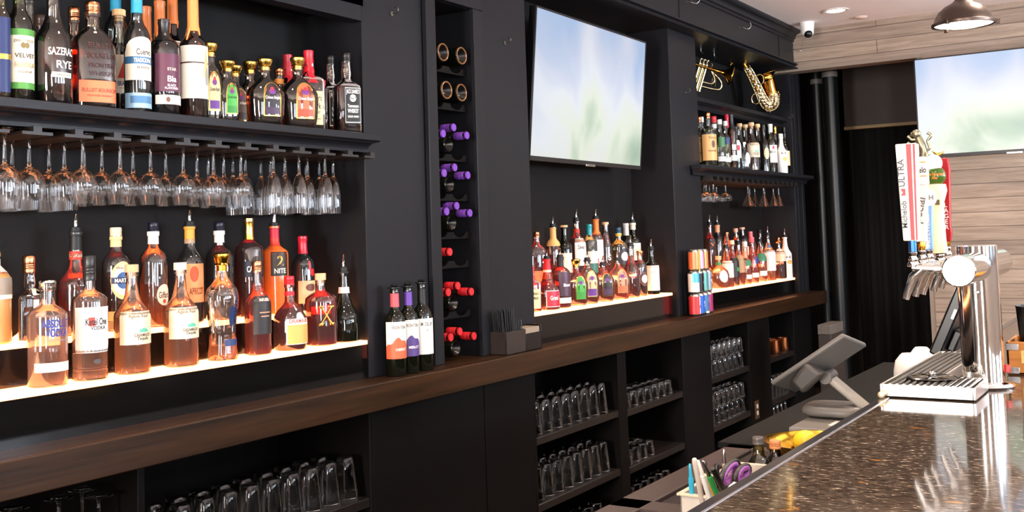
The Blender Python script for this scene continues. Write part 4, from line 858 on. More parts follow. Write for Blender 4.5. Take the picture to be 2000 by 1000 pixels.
for cn, ch, rn, a, b, c, d in ROWS:
    A = P(*a, Y=2.475); B_ = P(*b, Y=2.485) + Vector((-.008, 0, .006)); C_ = P(*c, Y=2.475) + Vector((.012, 0, 0)); D_ = Vector(((A.x + C_.x) / 2, 2.512, B_.z - .067))
    rack_bottle(*a, 2.475, 'wine bottle with %s screw cap, lower left in the %s row of the rack' % (cn, rn), ch, 'screw cap wine bottles in the rack')
    rack_bottle(*b, 2.485, 'wine bottle with %s screw cap, upper middle in the %s row of the rack' % (cn, rn), ch, 'screw cap wine bottles in the rack', at=B_)
    rack_bottle(*c, 2.475, 'wine bottle with %s screw cap, right one in the %s row of the rack' % (cn, rn), ch, 'screw cap wine bottles in the rack', at=C_)
    rack_bottle(d[0] + 6, d[1] + 2, 2.53, 'wine bottle lying punt outward among %s capped ones in the %s row of the rack' % (cn, rn), None, 'screw cap wine bottles in the rack', True, at=D_)
rack_bottle(879, 492, 2.475, 'wine bottle with red screw cap lying alone in the sixth row of the rack', '#c9242c', 'screw cap wine bottles in the rack')
# ------------------------------------------------------------------ hanging stemware and shelf glasses
ORD = ['first', 'second', 'third', 'fourth', 'fifth', 'sixth', 'seventh', 'eighth', 'ninth', 'tenth', 'eleventh', 'twelfth', 'thirteenth', 'fourteenth', 'fifteenth', 'sixteenth', 'seventeenth', 'eighteenth', 'nineteenth', 'twentieth']
def stem_proto(h, rb, rim, bowl, kind):
    """an upside down stemmed glass: foot at z = 0, rim at z = -h; returns meshes (foot_and_stem, bowl)"""
    t = .0011; zs = h - bowl
    outer = []
    if kind == 'round': sh = [(.0, .10), (.05, .34), (.13, .62), (.25, .86), (.40, .99), (.52, 1), (.70, .95), (.88, .84), (1, rim)]
    elif kind == 'red': sh = [(.0, .10), (.04, .32), (.10, .60), (.20, .85), (.33, .98), (.45, 1), (.70, .97), (1, rim)]
    elif kind == 'tall': sh = [(.0, .12), (.05, .36), (.14, .62), (.30, .84), (.50, .97), (.68, 1), (.86, .98), (1, rim)]
    elif kind == 'martini': sh = [(.0, .06), (.12, .16), (1, 1)]
    else: sh = [(.0, .10), (.10, .45), (.30, .82), (.6, 1), (1, rim)]
    for a, b in zip(sh, sh[1:]):
        for k in range(3): u = k / 3; outer.append((zs + bowl * (a[0] + (b[0] - a[0]) * u), rb * (a[1] + (b[1] - a[1]) * u)))
    outer.append((h, rb * sh[-1][1]))
    foot = rb * .92 if kind in ('round', 'red', 'tall') else rb * .68
    pr = [(0, 0), (foot, 0), (foot, .0015), (foot * .6, .004), (.008, .009), (.0046, .018), (.0040, zs * .5), (.0046, zs - .012)]
    pr += [(max(r, .0050), z) for z, r in outer]
    pr += [(max(r - t, .0005), z + (.0 if k else .0)) for k, (z, r) in enumerate(reversed(outer)) if z > zs + bowl * .045 and r - t > .001] + [(0, zs + bowl * .05)]
    m = MB(); m.lathe([(r, -z) for r, z in pr], n=32)
    return m
def make_stems(name, kind, h, rb, rim, bowl):
    m = stem_proto(h, rb, rim, bowl, kind); o = m.build(name, CRYSTAL, None, smooth=60); return o
RAILZ = H0 + 0.297 + .0172
STEMS = {}
def stem(kind, rowname, i, X, Y, lab, group, foot_z, spec):
    if kind not in STEMS: o = make_stems({'martini': 'martini_glass', 'coupe': 'coupe_glass'}.get(kind, 'wine_glass'), *spec); STEMS[kind] = o
    else: o = STEMS[kind].copy(); COL.objects.link(o)
    if kind in ('coupe', 'martini'): sl = 6.0975 + .105 * max(1, round((X - 6.0975) / .105)); X = max(sl - .006, min(sl + .006, X))
    o.location = (X, Y, foot_z); o.rotation_euler = (0, 0, (X * 7) % 1)
    tag(o, lab, 'glass', group); return o
zr_red = P(92, 408, Y=2.50).z; zr_round = P(293, 400, Y=2.54).z; zr_tall = P(587, 416, Y=2.53).z
SPEC = {'red': ('red', RAILZ - zr_red, .041, .86, .115), 'round': ('round', RAILZ - zr_round, .037, .78, .098), 'tall': ('tall', RAILZ - zr_tall, .0285, .94, .135)}
hang = [('red', 10, 258), ('red', 24, 272), ('red', 57, 267), ('red', 92, 263), ('red', 101, 276), ('round', 129, 273), ('round', 163, 282), ('round', 197, 279), ('round', 229, 276), ('round', 260, 284), ('round', 293, 281), ('round', 324, 288), ('round', 354, 287), ('round', 385, 293), ('round', 407, 300), ('round', 417, 289), ('round', 437, 297), ('tall', 457, 306), ('round', 468, 295), ('tall', 482, 302), ('tall', 508, 302), ('tall', 530, 306), ('tall', 538, 297), ('tall', 551, 309), ('tall', 557, 302), ('tall', 579, 310), ('tall', 587, 300), ('tall', 601, 306), ('tall', 624, 312), ('tall', 635, 302), ('tall', 651, 308)]
kn = {'red': 'large wide wine glass', 'round': 'round bowled wine glass', 'tall': 'slim tall wine glass'}
cnt = {}; used = []
slots = [1.62 - PITCH / 2 + PITCH * k for k in range(-3, 12)]
for kind, px, py in hang:
    q = P(px, py, Z=H0 + .305); X = min(slots, key=lambda s: abs(s - q.x) ); Y = max(2.492, min(2.70, q.y))
    rad = SPEC[kind][2]
    cand = sorted([2.49 + .01 * k for k in range(24)], key=lambda y: abs(y - q.y))
    for Y in cand:
        X = P(px, py + 30, Y=Y).x; sl = min(slots, key=lambda s: abs(s - X)); X = max(sl - .007, min(sl + .007, X))
        if all(math.hypot(X - a, Y - b) > rad + r_ for a, b, r_ in used): break
    else:
        print('no room for', kind, px); continue
    used.append((X, Y, rad)); c = cnt[kind] = cnt.get(kind, 0) + 1
    stem(kind, '', c, X, Y, '%s hanging in the left bay, %s of its kind from the left' % (kn[kind], ORD[c - 1]), 'wine glasses hanging in the left bay', RAILZ, SPEC[kind])
zr = P(1500, 402, Y=2.5).z; RZ3 = H0 + 0.305 + .0172
zc = P(1400, 392, Y=2.5).z
ms = [(1372, 0), (1377, 1), (1384, 1), (1395, 0), (1404, 1), (1417, 0)]
for i, (px, r) in enumerate(ms):
    Y = 2.51 + .105 * r; X = P(px, 365, Y=Y).x
    stem('coupe', '', i, X, Y, 'coupe glass hanging upside down left of the martini glasses, %s from the left' % ORD[i], 'coupe glasses hanging in the far bay', RZ3, ('coupe', RZ3 - zc, .042, .92, .055))
for i, (px, r) in enumerate([(1459, 0), (1466, 1), (1477, 1), (1487, 0), (1496, 1), (1510, 0), (1522, 0)]):
    Y = 2.51 + .105 * r; X = P(px, 375, Y=Y).x
    stem('martini', '', i, X, Y, 'martini glass hanging upside down under the vodka shelf, %s from the left' % ORD[i], 'martini glasses hanging in the far bay', RZ3, ('martini', RZ3 - zr, .050, 1, .085))

def tumbler(name, r0, r1, h, base=.012, t=.0022, n=24, facet=0):
    """inverted drinking glass: mouth on the shelf at z = 0, base at the top"""
    fn = None
    if facet: fn = lambda r, z, a: (r * (1 + .03 * abs(math.sin(facet * a / 2))) * math.cos(a), r * (1 + .03 * abs(math.sin(facet * a / 2))) * math.sin(a))
    pr = [(r1 - t, 0), (r1, .0005), (r1 * .995 + r0 * .005, .01), (r0 + (r1 - r0) * .35, h * .65), (r0, h - .006), (r0 - .003, h), (0, h), None, (0, h - base), (r0 - t - .001, h - base), (r0 + (r1 - r0) * .35 - t, h * .65), (r1 - t, 0)]
    pr = [p for p in pr if p]
    k = [i for i, p in enumerate(pr) if p[0] == 0][0]
    a, b = pr[:k + 1], pr[k + 1:]
    m = MB(); m.lathe(a, n=n, fn=fn); m.lathe(b, n=n, fn=fn)
    return m.build(name, CRYSTAL, None, smooth=50)
GL = {}
def glass(kind, loc, lab, group, mk, rot=0.0):
    if kind not in GL: o = GL[kind] = mk()
    else: o = GL[kind].copy(); COL.objects.link(o)
    o.location = (loc[0], loc[1], loc[2] + .0008); o.rotation_euler = (0, 0, rot); return tag(o, lab, 'glass', group)
pint = lambda: tumbler('pint_glass', .030, .044, .150)
for j, (Y, nm) in enumerate(((2.552, 'front'), (2.645, 'back'))):
    for i in range(9):
        X = 2.865 - .0905 * i - .03 * j
        glass('pint', (X, Y, H0 - .905), 'inverted beer glass in the left base cabinet, %s from the right, %s row' % (ORD[i], nm), 'beer glasses in the left base cabinet', pint, i * .7)
snif = None
for i, (px, py) in enumerate(((26, 992), (115, 972), (160, 955), (193, 968))):
    q = P(px, py, Y=2.56 if i != 2 else 2.64); zf = q.z
    o = make_stems('stemmed_beer_glass', 'round', zf - (H0 - .859), .04, .8, .1)
    o.location = q; tag(o, 'inverted stemmed glass at the left end of the base cabinets, %s from the left' % ORD[i], 'glass', 'stemmed glasses in the left base cabinet')
# middle base cabinet
for row, z, n in ((0, Z1, 8), (1, Z2, 8)):
    for j, (Y, nm) in enumerate(((2.552, 'front'), (2.645, 'back'))):
        for i in range(n):
            X = 4.13 + .0915 * i + .02 * j
            if X > 4.80: continue
            glass('pint', (X, Y, z), 'inverted pint glass, %s shelf below the television bay, %s from the left, %s row' % (('upper', 'middle')[row], ORD[i], nm), 'pint glasses below the television bay', pint, i)
rocks = lambda: tumbler('rocks_glass', .034, .040, .082, .014)
for row, z, n in ((0, Z1 - .015, 7), (1, Z2 - .015, 4)):
    for j, (Y, nm) in enumerate(((2.548, 'front'), (2.635, 'back'))):
        for i in range(n):
            X = 5.03 + .088 * i + .025 * j
            if X > 5.66: continue
            glass('rocks', (X, Y, z), 'inverted rocks glass, %s shelf beside the pint glasses, %s from the left, %s row' % (('upper', 'middle')[row], ORD[i], nm), 'rocks glasses below the television bay', rocks, i)
for c, (x0, nx, nm0) in enumerate(((4.14, 7, 'pint'), (5.04, 6, 'rocks'))):
    for i in range(nx):
        glass('rocks', (x0 + .09 * i, 2.55, .10), 'short glass on the bottom board under the %s glasses, %s from the left' % (nm0, ORD[i]), 'short glasses on the bottom boards', rocks, i)
mug = lambda: tumbler('stacking_glass', .032, .039, .098, .014, facet=12)
for row, z in ((0, Z1), (1, Z2)):
    for lv in range(2):
        for j, (Y, nm) in enumerate(((2.548, 'front'), (2.635, 'back'))):
            for i in range(7):
                X = 6.18 + .0865 * i + .01 * j
                if X > 6.74: continue
                glass('mug', (X, Y, z + .0985 * lv), 'faceted glass, %s layer on the %s mug shelf, %s from the left, %s row' % (('lower', 'upper')[lv], ('upper', 'lower')[row], ORD[i], nm), 'stacked faceted glasses in the far base cabinet', mug, i)
for i in range(5):
    X = 7.26 + .10 * i; Y = 2.56 + .05 * (i % 2)
    e = empty('copper_mug', (X, Y, Z1 + .0008), 'copper mug on the upper shelf of the far base cabinet, %s from the left' % ORD[i], 'mug', 'copper mugs in the far base cabinet')
    MB().lathe([(0, 0), (.040, 0), (.042, .002), (.040, .095), (.041, .098), (.038, .098), (.038, .006), (0, .006)], n=24).build('mug_body', COPPER, e, smooth=50)
    MB().tube([(.040, 0, .08), (.062, 0, .075), (.066, 0, .05), (.058, 0, .025), (.040, 0, .02)], .004, 6).build('handle', BRASS, e, smooth=60)
hi = lambda: tumbler('highball_glass', .027, .034, .150)
for i in range(6):
    glass('hi', (7.26 + .078 * i, 2.56, Z2), 'highball glass upside down below the copper mugs, %s from the left' % ORD[i], 'highball glasses below the copper mugs', hi, i)
for i in range(5):
    glass('hi', (7.27 + .085 * i, 2.56, .10), 'highball glass on the bottom board of the far base cabinet, %s from the left' % ORD[i], 'highball glasses on the far bottom board', hi, i)

# ------------------------------------------------------------------ stacked cans and napkin caddy on the counter
def can(X, Y, z, r, h, col, lab, deco):
    e = empty('drink_can', (X, Y, z), lab, 'can', 'stacked drink cans')
    pr = [(0, .006), (r * .62, .004), (r * .74, 0), (r * .80, .001), (r, .012), (r, h - .014), (r * .82, h - .002), (r * .84, h), (r * .78, h - .001), (r * .76, h - .007), (0, h - .007)]
    V = Vessel('spirit', r, h, .01); V.prof = [(r, 0), (r, h)]; V.rn = .001; V.R = r
    MB().lathe(pr, n=28).build('can_shell', STEEL, e, smooth=40)
    MB().lathe([(r * 1.003, .012), (r * 1.003, h - .014)], n=28).build('printed_sleeve', pbr('can_print', col, .28, .25), e, smooth=60)
    for d in deco:
        if d[0] == 't': V.text(d[1], d[2] * h, d[3] * h, d[5], .0012, d[6] * r).build('lettering', pbr('print_ink', d[4], .4), e, smooth=0, fix=False)
        else: V.patch(d[1] * h, d[2] * h, d[5], d[3], .0006 + .0002 * (d[6] if len(d) > 6 else 0), d[7] if len(d) > 7 else 'rect').build('print', pbr('can_print', d[4], .28, .25), e, smooth=60, fix=False)
    MB().lathe([(0, 0), (.008, 0), (.008, .0015), (0, .0015)], (0, -.006, h - .007), 10).build('pull_tab', STEEL, e)
c1 = P(1354, 608, Y=2.435); rw = .033
bot = [(1356, 'e23a3c', 'red and white seltzer can, left in the bottom row', [('r', .1, .88, 40, 'f0eeea', 30, 1), ('r', .50, .86, 30, 'd0d4d8', 40, 2, 'tri'), ('t', 'Bai', .42, .14, '201c1c', 16, .8)]),
       (1369, '2a58b4', 'blue beer can with white letters in the bottom row', [('t', 'BU', .58, .14, 'f3f3f6', 20, .9), ('t', 'IG', .42, .14, 'f3f3f6', 20, .9)]),
       (1377, '3f6f9c', 'grey blue can with pale oval in the bottom row', [('r', .5, .85, 34, '9fc4dc', 30, 1, 'oval'), ('r', .05, .14, 60, 'e6e2b0', 20, 1)]),
       (1384, '9a2c5c', 'magenta can, right in the bottom row', [('r', .5, .9, 26, 'e9e2e6', 40, 1, 'oval')])]
mid = [(1353, 'f1efec', 'white and blue can with orange dot, left in the middle row', [('r', .50, .92, 90, '57a9d8', 10, 1), ('r', .52, .84, 24, 'f0a83a', 40, 2, 'oval')]),
       (1366, '17171a', 'black stout can in the middle row', [('t', 'GUIN', .48, .10, 'e9e2d2', 26, 1.0), ('r', .58, .80, 8, 'c9a24a', 34, 1, 'oval')]),
       (1375, '5a9a8c', 'green and blue patterned can in the middle row', [('r', .2, .9, 14, '3a6ab0', 10, 1), ('r', .3, .6, 16, 'e0e6da', 44, 1, 'tri')]),
       (1384, '8b9298', 'grey and black patterned can, right in the middle row', [('r', .6, .8, 30, '1e2024', 20, 1, 'tri'), ('r', .2, .45, 30, '1e2024', 30, 1, 'oval'), ('r', .48, .56, 40, 'd8d8da', 24, 1)])]
top = [(1357, 'e9784a', 'orange and yellow striped can, left in the top row', [('r', .0, .96, 16, 'c8d24a', 0, 1), ('r', .05, .95, 7, '3a3a2a', 14, 2), ('r', .05, .95, 10, 'f0ece6', 30, 2)]),
       (1370, 'e89ac0', 'pink and yellow striped can, middle in the top row', [('r', .05, .95, 9, '6a2a4a', 10, 1), ('r', .0, .96, 14, 'e8e04a', 40, 2)]),
       (1382, 'ef8448', 'orange and green striped can, right in the top row', [('r', .05, .95, 9, '5a2a1c', 10, 1), ('r', .0, .96, 16, '8cb83a', 44, 2)])]
xs0 = [5.735, 5.812, 5.885, 5.958]
hs = [.126, .130, .124]; z = ZC
for k, rowc in enumerate((bot, mid, top)):
    for i, (px, col, lab, deco) in enumerate(rowc):
        X = xs0[i] + (.0 if k < 2 else .018); Y = 2.425 + .004 * i
        can(X, Y, z, rw - (.0 if k != 1 else .0005), hs[k], col, lab + ' of the can stack', deco)
    z += hs[k]
# bar caddy with straws and napkins
q = P(985, 686, Y=2.41)
e = empty('bar_caddy', (q.x, 2.40, ZC), 'black napkin and straw caddy on the counter beside the wine rack', 'caddy')
CB = pbr('dark_caddy', '2a211d', .4); CT_ = pbr('black_plastic', '0b0b0c', .3)
# laid out along the counter: straw box at the left, napkin tray at the right
MB().box(0, .155, 0, .004, 0, .095).box(0, .155, .076, .08, 0, .095).box(0, .004, 0, .08, 0, .095).box(.151, .155, 0, .08, 0, .095).box(0, .155, 0, .08, 0, .004).build('straw_box', CB, e, bevel=.001)
MB().box(.155, .285, 0, .004, 0, .075).box(.281, .285, 0, .08, 0, .105).box(.155, .285, .076, .08, 0, .105).box(.155, .285, 0, .08, 0, .004).build('napkin_tray', CT_, e, bevel=.001)
tag(MB().box(q.x + .160, q.x + .276, 2.4055, 2.4745, ZC + .0046, ZC + .098).build('napkin_stack', pbr('kraft_napkin', '8a7a68', .8)), 'stack of kraft napkins in the black caddy', 'napkins')
sm = pbr('black_straw', '121212', .35)
for i in range(58):
    x = q.x + .010 + .0023 * i; y = 2.412 + .013 * ((i * 7) % 5) + random.uniform(-.002, .002)
    hgt = .178 if x < q.x + .095 else .128
    lean = (.010 * (i - 40) / 20 + random.uniform(-.003, .003), random.uniform(-.004, .004))
    s = MB().tube([(0, 0, 0), (lean[0], lean[1], hgt + random.uniform(-.008, .008))], .0026, 6)
    o = s.build('cocktail_straw', sm, None, smooth=60); o.location = (x, y, ZC + .0045)
    tag(o, 'thin black cocktail straw standing in the straw box of the counter caddy', 'straw', 'black straws in the counter caddy')

# ------------------------------------------------------------------ television in the middle bay
def television(W, H, M, lab, screen, grp, br=.095):
    e = empty('television', (0, 0, 0), lab, 'television', grp); e.matrix_world = M
    d = .035; fr = .009
    MB().box(-W / 2, W / 2, 0, d, -H / 2, H / 2).box(-W * .3, W * .3, d, d + .03, -H * .3, H * .2).build('casing', BLACKP, e, bevel=.003)
    MB().box(-W / 2 + fr, W / 2 - fr, -.0015, .001, -H / 2 + .022, H / 2 - fr).build('screen', screen, e, smooth=0)
    MB().box(-W / 2, W / 2, -.004, 0, H / 2 - fr, H / 2).box(-W / 2, W / 2, -.004, 0, -H / 2, -H / 2 + .022).box(-W / 2, -W / 2 + fr, -.004, 0, -H / 2, H / 2).box(W / 2 - fr, W / 2, -.004, 0, -H / 2, H / 2).build('bezel', pbr('bezel', '1b191b', .3), e, bevel=.001)
    MB().box(-.05, .05, -.006, 0, -H / 2 - .006, -H / 2 + .006).build('badge', STEEL, e, bevel=.001)
    MB().box(-.12, .12, d + .03, br, -.1, .1).build('wall_bracket', BLACKP, e)
    return e
yaw, tilt = .017, .091
u = Vector((math.cos(yaw), math.sin(yaw), 0)); nrm = Vector((math.sin(yaw), -math.cos(yaw), 0))
n2 = nrm * math.cos(tilt) + Vector((0, 0, -math.sin(tilt))); v = Vector((0, 0, 1)) * math.cos(tilt) + nrm * math.sin(tilt)
c = Vector((4.793, 2.536, H0 + .711))
M = Matrix(((u.x, -n2.x, v.x, c.x), (u.y, -n2.y, v.y, c.y), (u.z, -n2.z, v.z, c.z), (0, 0, 0, 1)))
television(1.23, .72, M, 'flat television tilted forward in the middle bay above the bottles', m_screen('screen_picture', 1, 3.1, 0.68), 'televisions', .222)
X = XF - .097; a = P(1784, 116, X=X); b = P(1790, 310, X=X); Hh = a.z - b.z; Ww = Hh * 1.75
M = Matrix(((0, 1, 0, X), (-1, 0, 0, a.y - Ww / 2), (0, 0, 1, (a.z + b.z) / 2), (0, 0, 0, 1)))
television(Ww, Hh, M, 'large flat television mounted on the plank wall behind the beer taps', m_screen('screen_picture_far', 1, 8.4, .82), 'televisions')

# ------------------------------------------------------------------ trumpet and saxophone
def brass_path(pts, n=6):
    """smooth a polyline (Catmull-Rom)"""
    pts = [Vector(p) for p in pts]; o = []
    for i in range(len(pts) - 1):
        p0, p1, p2, p3 = pts[max(i - 1, 0)], pts[i], pts[i + 1], pts[min(i + 2, len(pts) - 1)]
        for k in range(n):
            t = k / n; o.append(.5 * ((2 * p1) + (p2 - p0) * t + (2 * p0 - 5 * p1 + 4 * p2 - p3) * t * t + (3 * p1 - p0 - 3 * p2 + p3) * t ** 3))
    return o + [pts[-1]]
GB = pbr('lacquered_brass', 'c8923c', .12, 1.0); SB = pbr('silver_brass', 'd9cba2', .12, 1.0)
Yi = 2.62
A = P(1350, 123, Y=2.69); B = P(1428, 147, Y=2.475)
e = empty('trumpet', A, 'brass trumpet hanging in the top of the far bay, bell towards the saxophone', 'trumpet', 'instruments in the far bay')
d = B - A; Lx = d.length; ux = d.normalized(); uy = Vector((.843, .537, 0)); uy = (uy - ux * uy.dot(ux)).normalized(); uz = ux.cross(uy) * -1; print('trumpet', Lx)
if uz.z < 0: uz = -uz
def tp(x, y, z): return ux * (x * Lx) + uy * y + uz * z
# lead pipe / bell tube, then tuning slide and valves
m = MB().tube([tp(t, 0, 0) for t in (-.12, 0, .35, .6, .75, .84, .91, .96, 1.0)], [.006, .007, .007, .009, .014, .022, .036, .054, .066], 20, cap=False)
m.build('bell', GB, e, smooth=60).modifiers.new('thick', 'SOLIDIFY').thickness = .002
MB().tube(brass_path([tp(.55, .02, -.01), tp(.80, .02, -.05), tp(.86, .02, -.085), tp(.78, .02, -.115), tp(.3, .02, -.125), tp(-.1, .02, -.12)]), .007, 10).tube(brass_path([tp(.50, .02, .0), tp(.66, .02, -.055), tp(.58, .02, -.09), tp(.1, .02, -.09), tp(-.12, .02, -.07)]), .006, 10).build('tuning_slide', SB, e, smooth=60)
for k in range(3):
    x = .20 + .085 * k
    MB().cyl(tp(x, .01, .02), tp(x, .01, -.155), .011, n=14).cyl(tp(x, .01, .02), tp(x, .01, .045), .004, n=8).cyl(tp(x, .01, .045), tp(x, .01, .05), .011, n=14).cyl(tp(x, .01, -.155), tp(x, .01, -.165), .013, n=14).build('valve', SB, e, smooth=40)
MB().cyl(tp(-.12, 0, 0), tp(-.22, 0, .0), .006, .011, 12).build('mouthpiece', STEEL, e, smooth=40)
m = MB()
for x in (.62, .72): m.tube(brass_path([tp(x, 0, .0), tp(x - .02, .01, -.05), tp(x, .02, -.10)]), .003, 6)
m.tube([tp(.47 + .035 * math.cos(a), .0, .022 + .014 * math.sin(a)) for a in [k * PI / 5 for k in range(11)]], .0025, 6).build('brace', SB, e, smooth=60)
for i, (px, py, px2, py2) in enumerate(((1393, 128, 1394, 92), (1368, 106, 1368, 84))):
    q = P(px2, py2, Y=Yi); q.z = ZH - 0.001; p0 = P(px, py, Y=Yi)
    h = empty('ceiling_hook', q, 'small steel hook in the bay ceiling above the trumpet, %s' % ('the right one holding the wire' if i == 0 else 'the left one'), 'hook', 'hooks above the instruments')
    MB().cyl((0, 0, 0), (0, 0, -.02), .004, n=8).tube([(0, 0, -.02), (.02, 0, -.03), (.045, 0, -.022)], .003, 6).build('hook_wire', STEEL, h, smooth=60)
    if i == 0: MB().tube([(0, 0, -.02), tuple(p0 - q)], .0018, 5).build('hanging_wire', BLACKP, h)
S0 = P(1425, 128, Y=2.70)
e = empty('saxophone', S0, 'brass saxophone leaning in the far bay right of the trumpet', 'saxophone', 'instruments in the far bay')
def sp(px, py, dy=0.0): return P(px, py, Y=2.70 - (px - 1425) / 87 * .20 + dy) - S0
MB().tube(brass_path([sp(1425, 130), sp(1434, 121), sp(1443, 115), sp(1449, 119), sp(1453, 127)]), [.008 + .0004 * k for k in range(25)], 14).build('neck', GB, e, smooth=60)
body = brass_path([sp(1452, 126), sp(1466, 152), sp(1480, 181), sp(1489, 201), sp(1497, 210), sp(1506, 207), sp(1508, 194), sp(1502, 172), sp(1498, 160)], 6)
nb = len(body); rs = []
for k in range(nb):
    t = k / (nb - 1); rs.append(.018 + .024 * min(1, t / .5) + (.018 * max(0, (t - .55) / .45)))
MB().tube(body, rs, 22, cap=False).build('body_tube', GB, e, smooth=60)
bl = [body[-1], sp(1497, 155), sp(1496, 150), sp(1495.5, 147), sp(1495, 145.5)]
o = MB().tube(bl, [rs[-1], .052, .060, .072, .078], 28, cap=False).build('bell', GB, e, smooth=60); o.modifiers.new('thick', 'SOLIDIFY').thickness = .003
rnd = random.Random(3)
for k in range(3, nb - 10, 1):
    p = Vector(body[k]); dirv = (Vector(body[k + 1]) - p).normalized(); side = Vector((-.8, -.55, 0)); side = (side - dirv * side.dot(dirv)).normalized(); w = dirv.cross(side)
    for s_ in ((-.7, .2, .75) if k % 2 else (-.25, .6)):
        nrm = (side * math.cos(s_ * 1.3) + w * math.sin(s_ * 1.3)).normalized(); r = rs[k]
        c = p + nrm * (r + .002); kr = .010 + .006 * rnd.random()
        MB().cyl(c, c + nrm * .008, kr, n=12).cyl(c + nrm * .008, c + nrm * .011, kr * .8, kr * .4, n=12).build('key_cup', SB, e, smooth=40)
m = MB()
for off in (-.9, -.1, .8):
    pts = []
    for k in range(2, nb - 16):
        p = Vector(body[k]); dirv = (Vector(body[k + 1]) - p).normalized(); side = Vector((-.8, -.55, 0)); side = (side - dirv * side.dot(dirv)).normalized(); w = dirv.cross(side)
        pts.append(p + (side * math.cos(off) + w * math.sin(off)) * (rs[k] + .012))
    m.tube(pts, .003, 6)
m.build('key_rods', SB, e, smooth=60)
m = MB()
for px, py, dx in ((1484, 158, 8), (1476, 196, -6), (1512, 200, 5)):
    c = sp(px, py, -.05); m = MB(); m.tube([c + Vector((.015 * math.cos(a), -.024 * math.cos(a), .036 * math.sin(a))) for a in [k * PI / 8 for k in range(17)]], .004, 6).build('key_guard', SB, e, smooth=60)
MB().cyl(sp(1449, 119), sp(1449, 111), .008, n=10).build('neck_screw', STEEL, e)
lo = min((c.matrix_local @ v.co).z for c in kids(e) for v in c.data.vertices)
e.location.z += max(0.0, ZSX + .002 - (e.location.z + lo))
# ------------------------------------------------------------------ the front bar
ZB = H0 - 0.43; BY = 0.672
e = empty('bar_counter', (-0.5, BY, 0), 'long granite topped bar with a chrome edge along the bartender side', 'bar')
XB0, XB1 = -0.6, 5.6
rel(MB().box(XB0, XB1, -0.25, BY - .020, ZB - .04, ZB).build('granite_top', GRANITE, bevel=.002), e)
rel(MB().box(XB0, XB1, BY - .020, BY + .004, ZB - .042, ZB + .002).build('chrome_edge', pbr('edge_steel', '8f9096', .22, 1.0), bevel=.003), e)
rel(MB().box(XB0, XB1, -.1, BY - .08, 0.0, ZB - .04).build('bar_front', PAINT_IN), e)
# drip tray
x0, x1, y0, y1 = 2.755, 3.52, .455, .690
h = .03
e = empty('drip_tray', (x0, y0, ZB + .0030), 'steel drip tray with ribbed grille and glass rinser in front of the beer tower', 'drip tray')
w, d = x1 - x0, y1 - y0 - .012
nx, ny = 2.945 - x0, .560 - y0                     # the pan is notched round the foot of the tower
MB().box(0, nx, 0, .006, 0, h).box(nx - .006, nx, .006, ny, 0, h).box(nx, w, ny, ny + .006, 0, h).box(0, w, d - .006, d, 0, h).box(0, .006, .006, d - .006, 0, h).box(w - .006, w, ny, d, 0, h).box(.006, nx - .006, .006, d - .006, 0, .004).box(nx, w, ny + .006, d - .006, 0, .004).build('pan', pbr('satin_steel', 'd6d2cc', .33, 1.0), e, bevel=.0015)
m = MB(); k = 0; y = .018
while y < d - .012:
    m.tube([(.008, y, h - .004), (w - .008 if y > ny + .008 else nx - .008, y, h - .004)], .0062, 8); y += .0165
m.build('grille', pbr('grille_steel', '8f8b86', .25, 1.0), e, smooth=60)
MB().box(.008, nx - .008, .008, d - .008, .004, .006).build('pan_liner', BLACKP, e)
m = MB(); m.lathe([(.058, 0), (.062, .004), (.058, .007), (.052, .004)], (.13, d * .55, h), 32)
for k in range(10): a = k * PI / 5; m.tube([(.13, d * .55, h + .004), (.13 + .056 * math.cos(a), d * .55 + .056 * math.sin(a), h + .004)], .003, 6)
m.build('rinser_ring', pbr('dark_steel', '55514c', .25, 1.0), e, smooth=60)
MB().lathe([(0, 0), (.010, 0), (.010, .012), (.004, .016), (0, .016)], (.13, d * .55, h + .004), 12).build('rinser_nozzle', CHROME, e, smooth=50)
# tower
TX, TY = 3.03, .478
e = empty('beer_tower', (TX, TY, ZB + .0008), 'polished T shaped beer tower with five taps standing on the bar', 'beer tower')
rt = .0515; ztop = P(1900, 480, X=TX - rt).z - ZB; zT = P(1872, 530, Y=TY).z - ZB
MB().lathe([(0, 0), (.074, 0), (.076, .004), (.072, .010), (rt + .002, .012), (rt, .014), (rt, ztop - .003), (rt - .003, ztop), (0, ztop)], n=48).build('column', CHROME, e, smooth=40)
xn = P(1872, 530, Y=TY).x - TX
m = MB(); m.M = Matrix.Translation((0, 0, zT)) @ Matrix.Rotation(PI / 2, 4, 'Y')
m.lathe([(0, xn), (.036, xn), (.0395, xn + .003), (.0395, .36), (.036, .363), (0, .363)], n=40).build('cross_pipe', CHROME, e, smooth=40)
MB().lathe([(0, 0), (.006, 0), (.004, .006), (0, .007)], n=10).build('screw', STEEL, e).matrix_local = Matrix.Translation((-rt, -.004, zT - .065)) @ Matrix.Rotation(-PI / 2, 4, 'Y')
MB().box(rt * .2, rt * .2 + .012, -rt - .012, -rt + .006, .035, .055).build('red_valve_tab', pbr('red_tab', 'c9261f', .35), e, bevel=.002)
taps = []
YT = .61
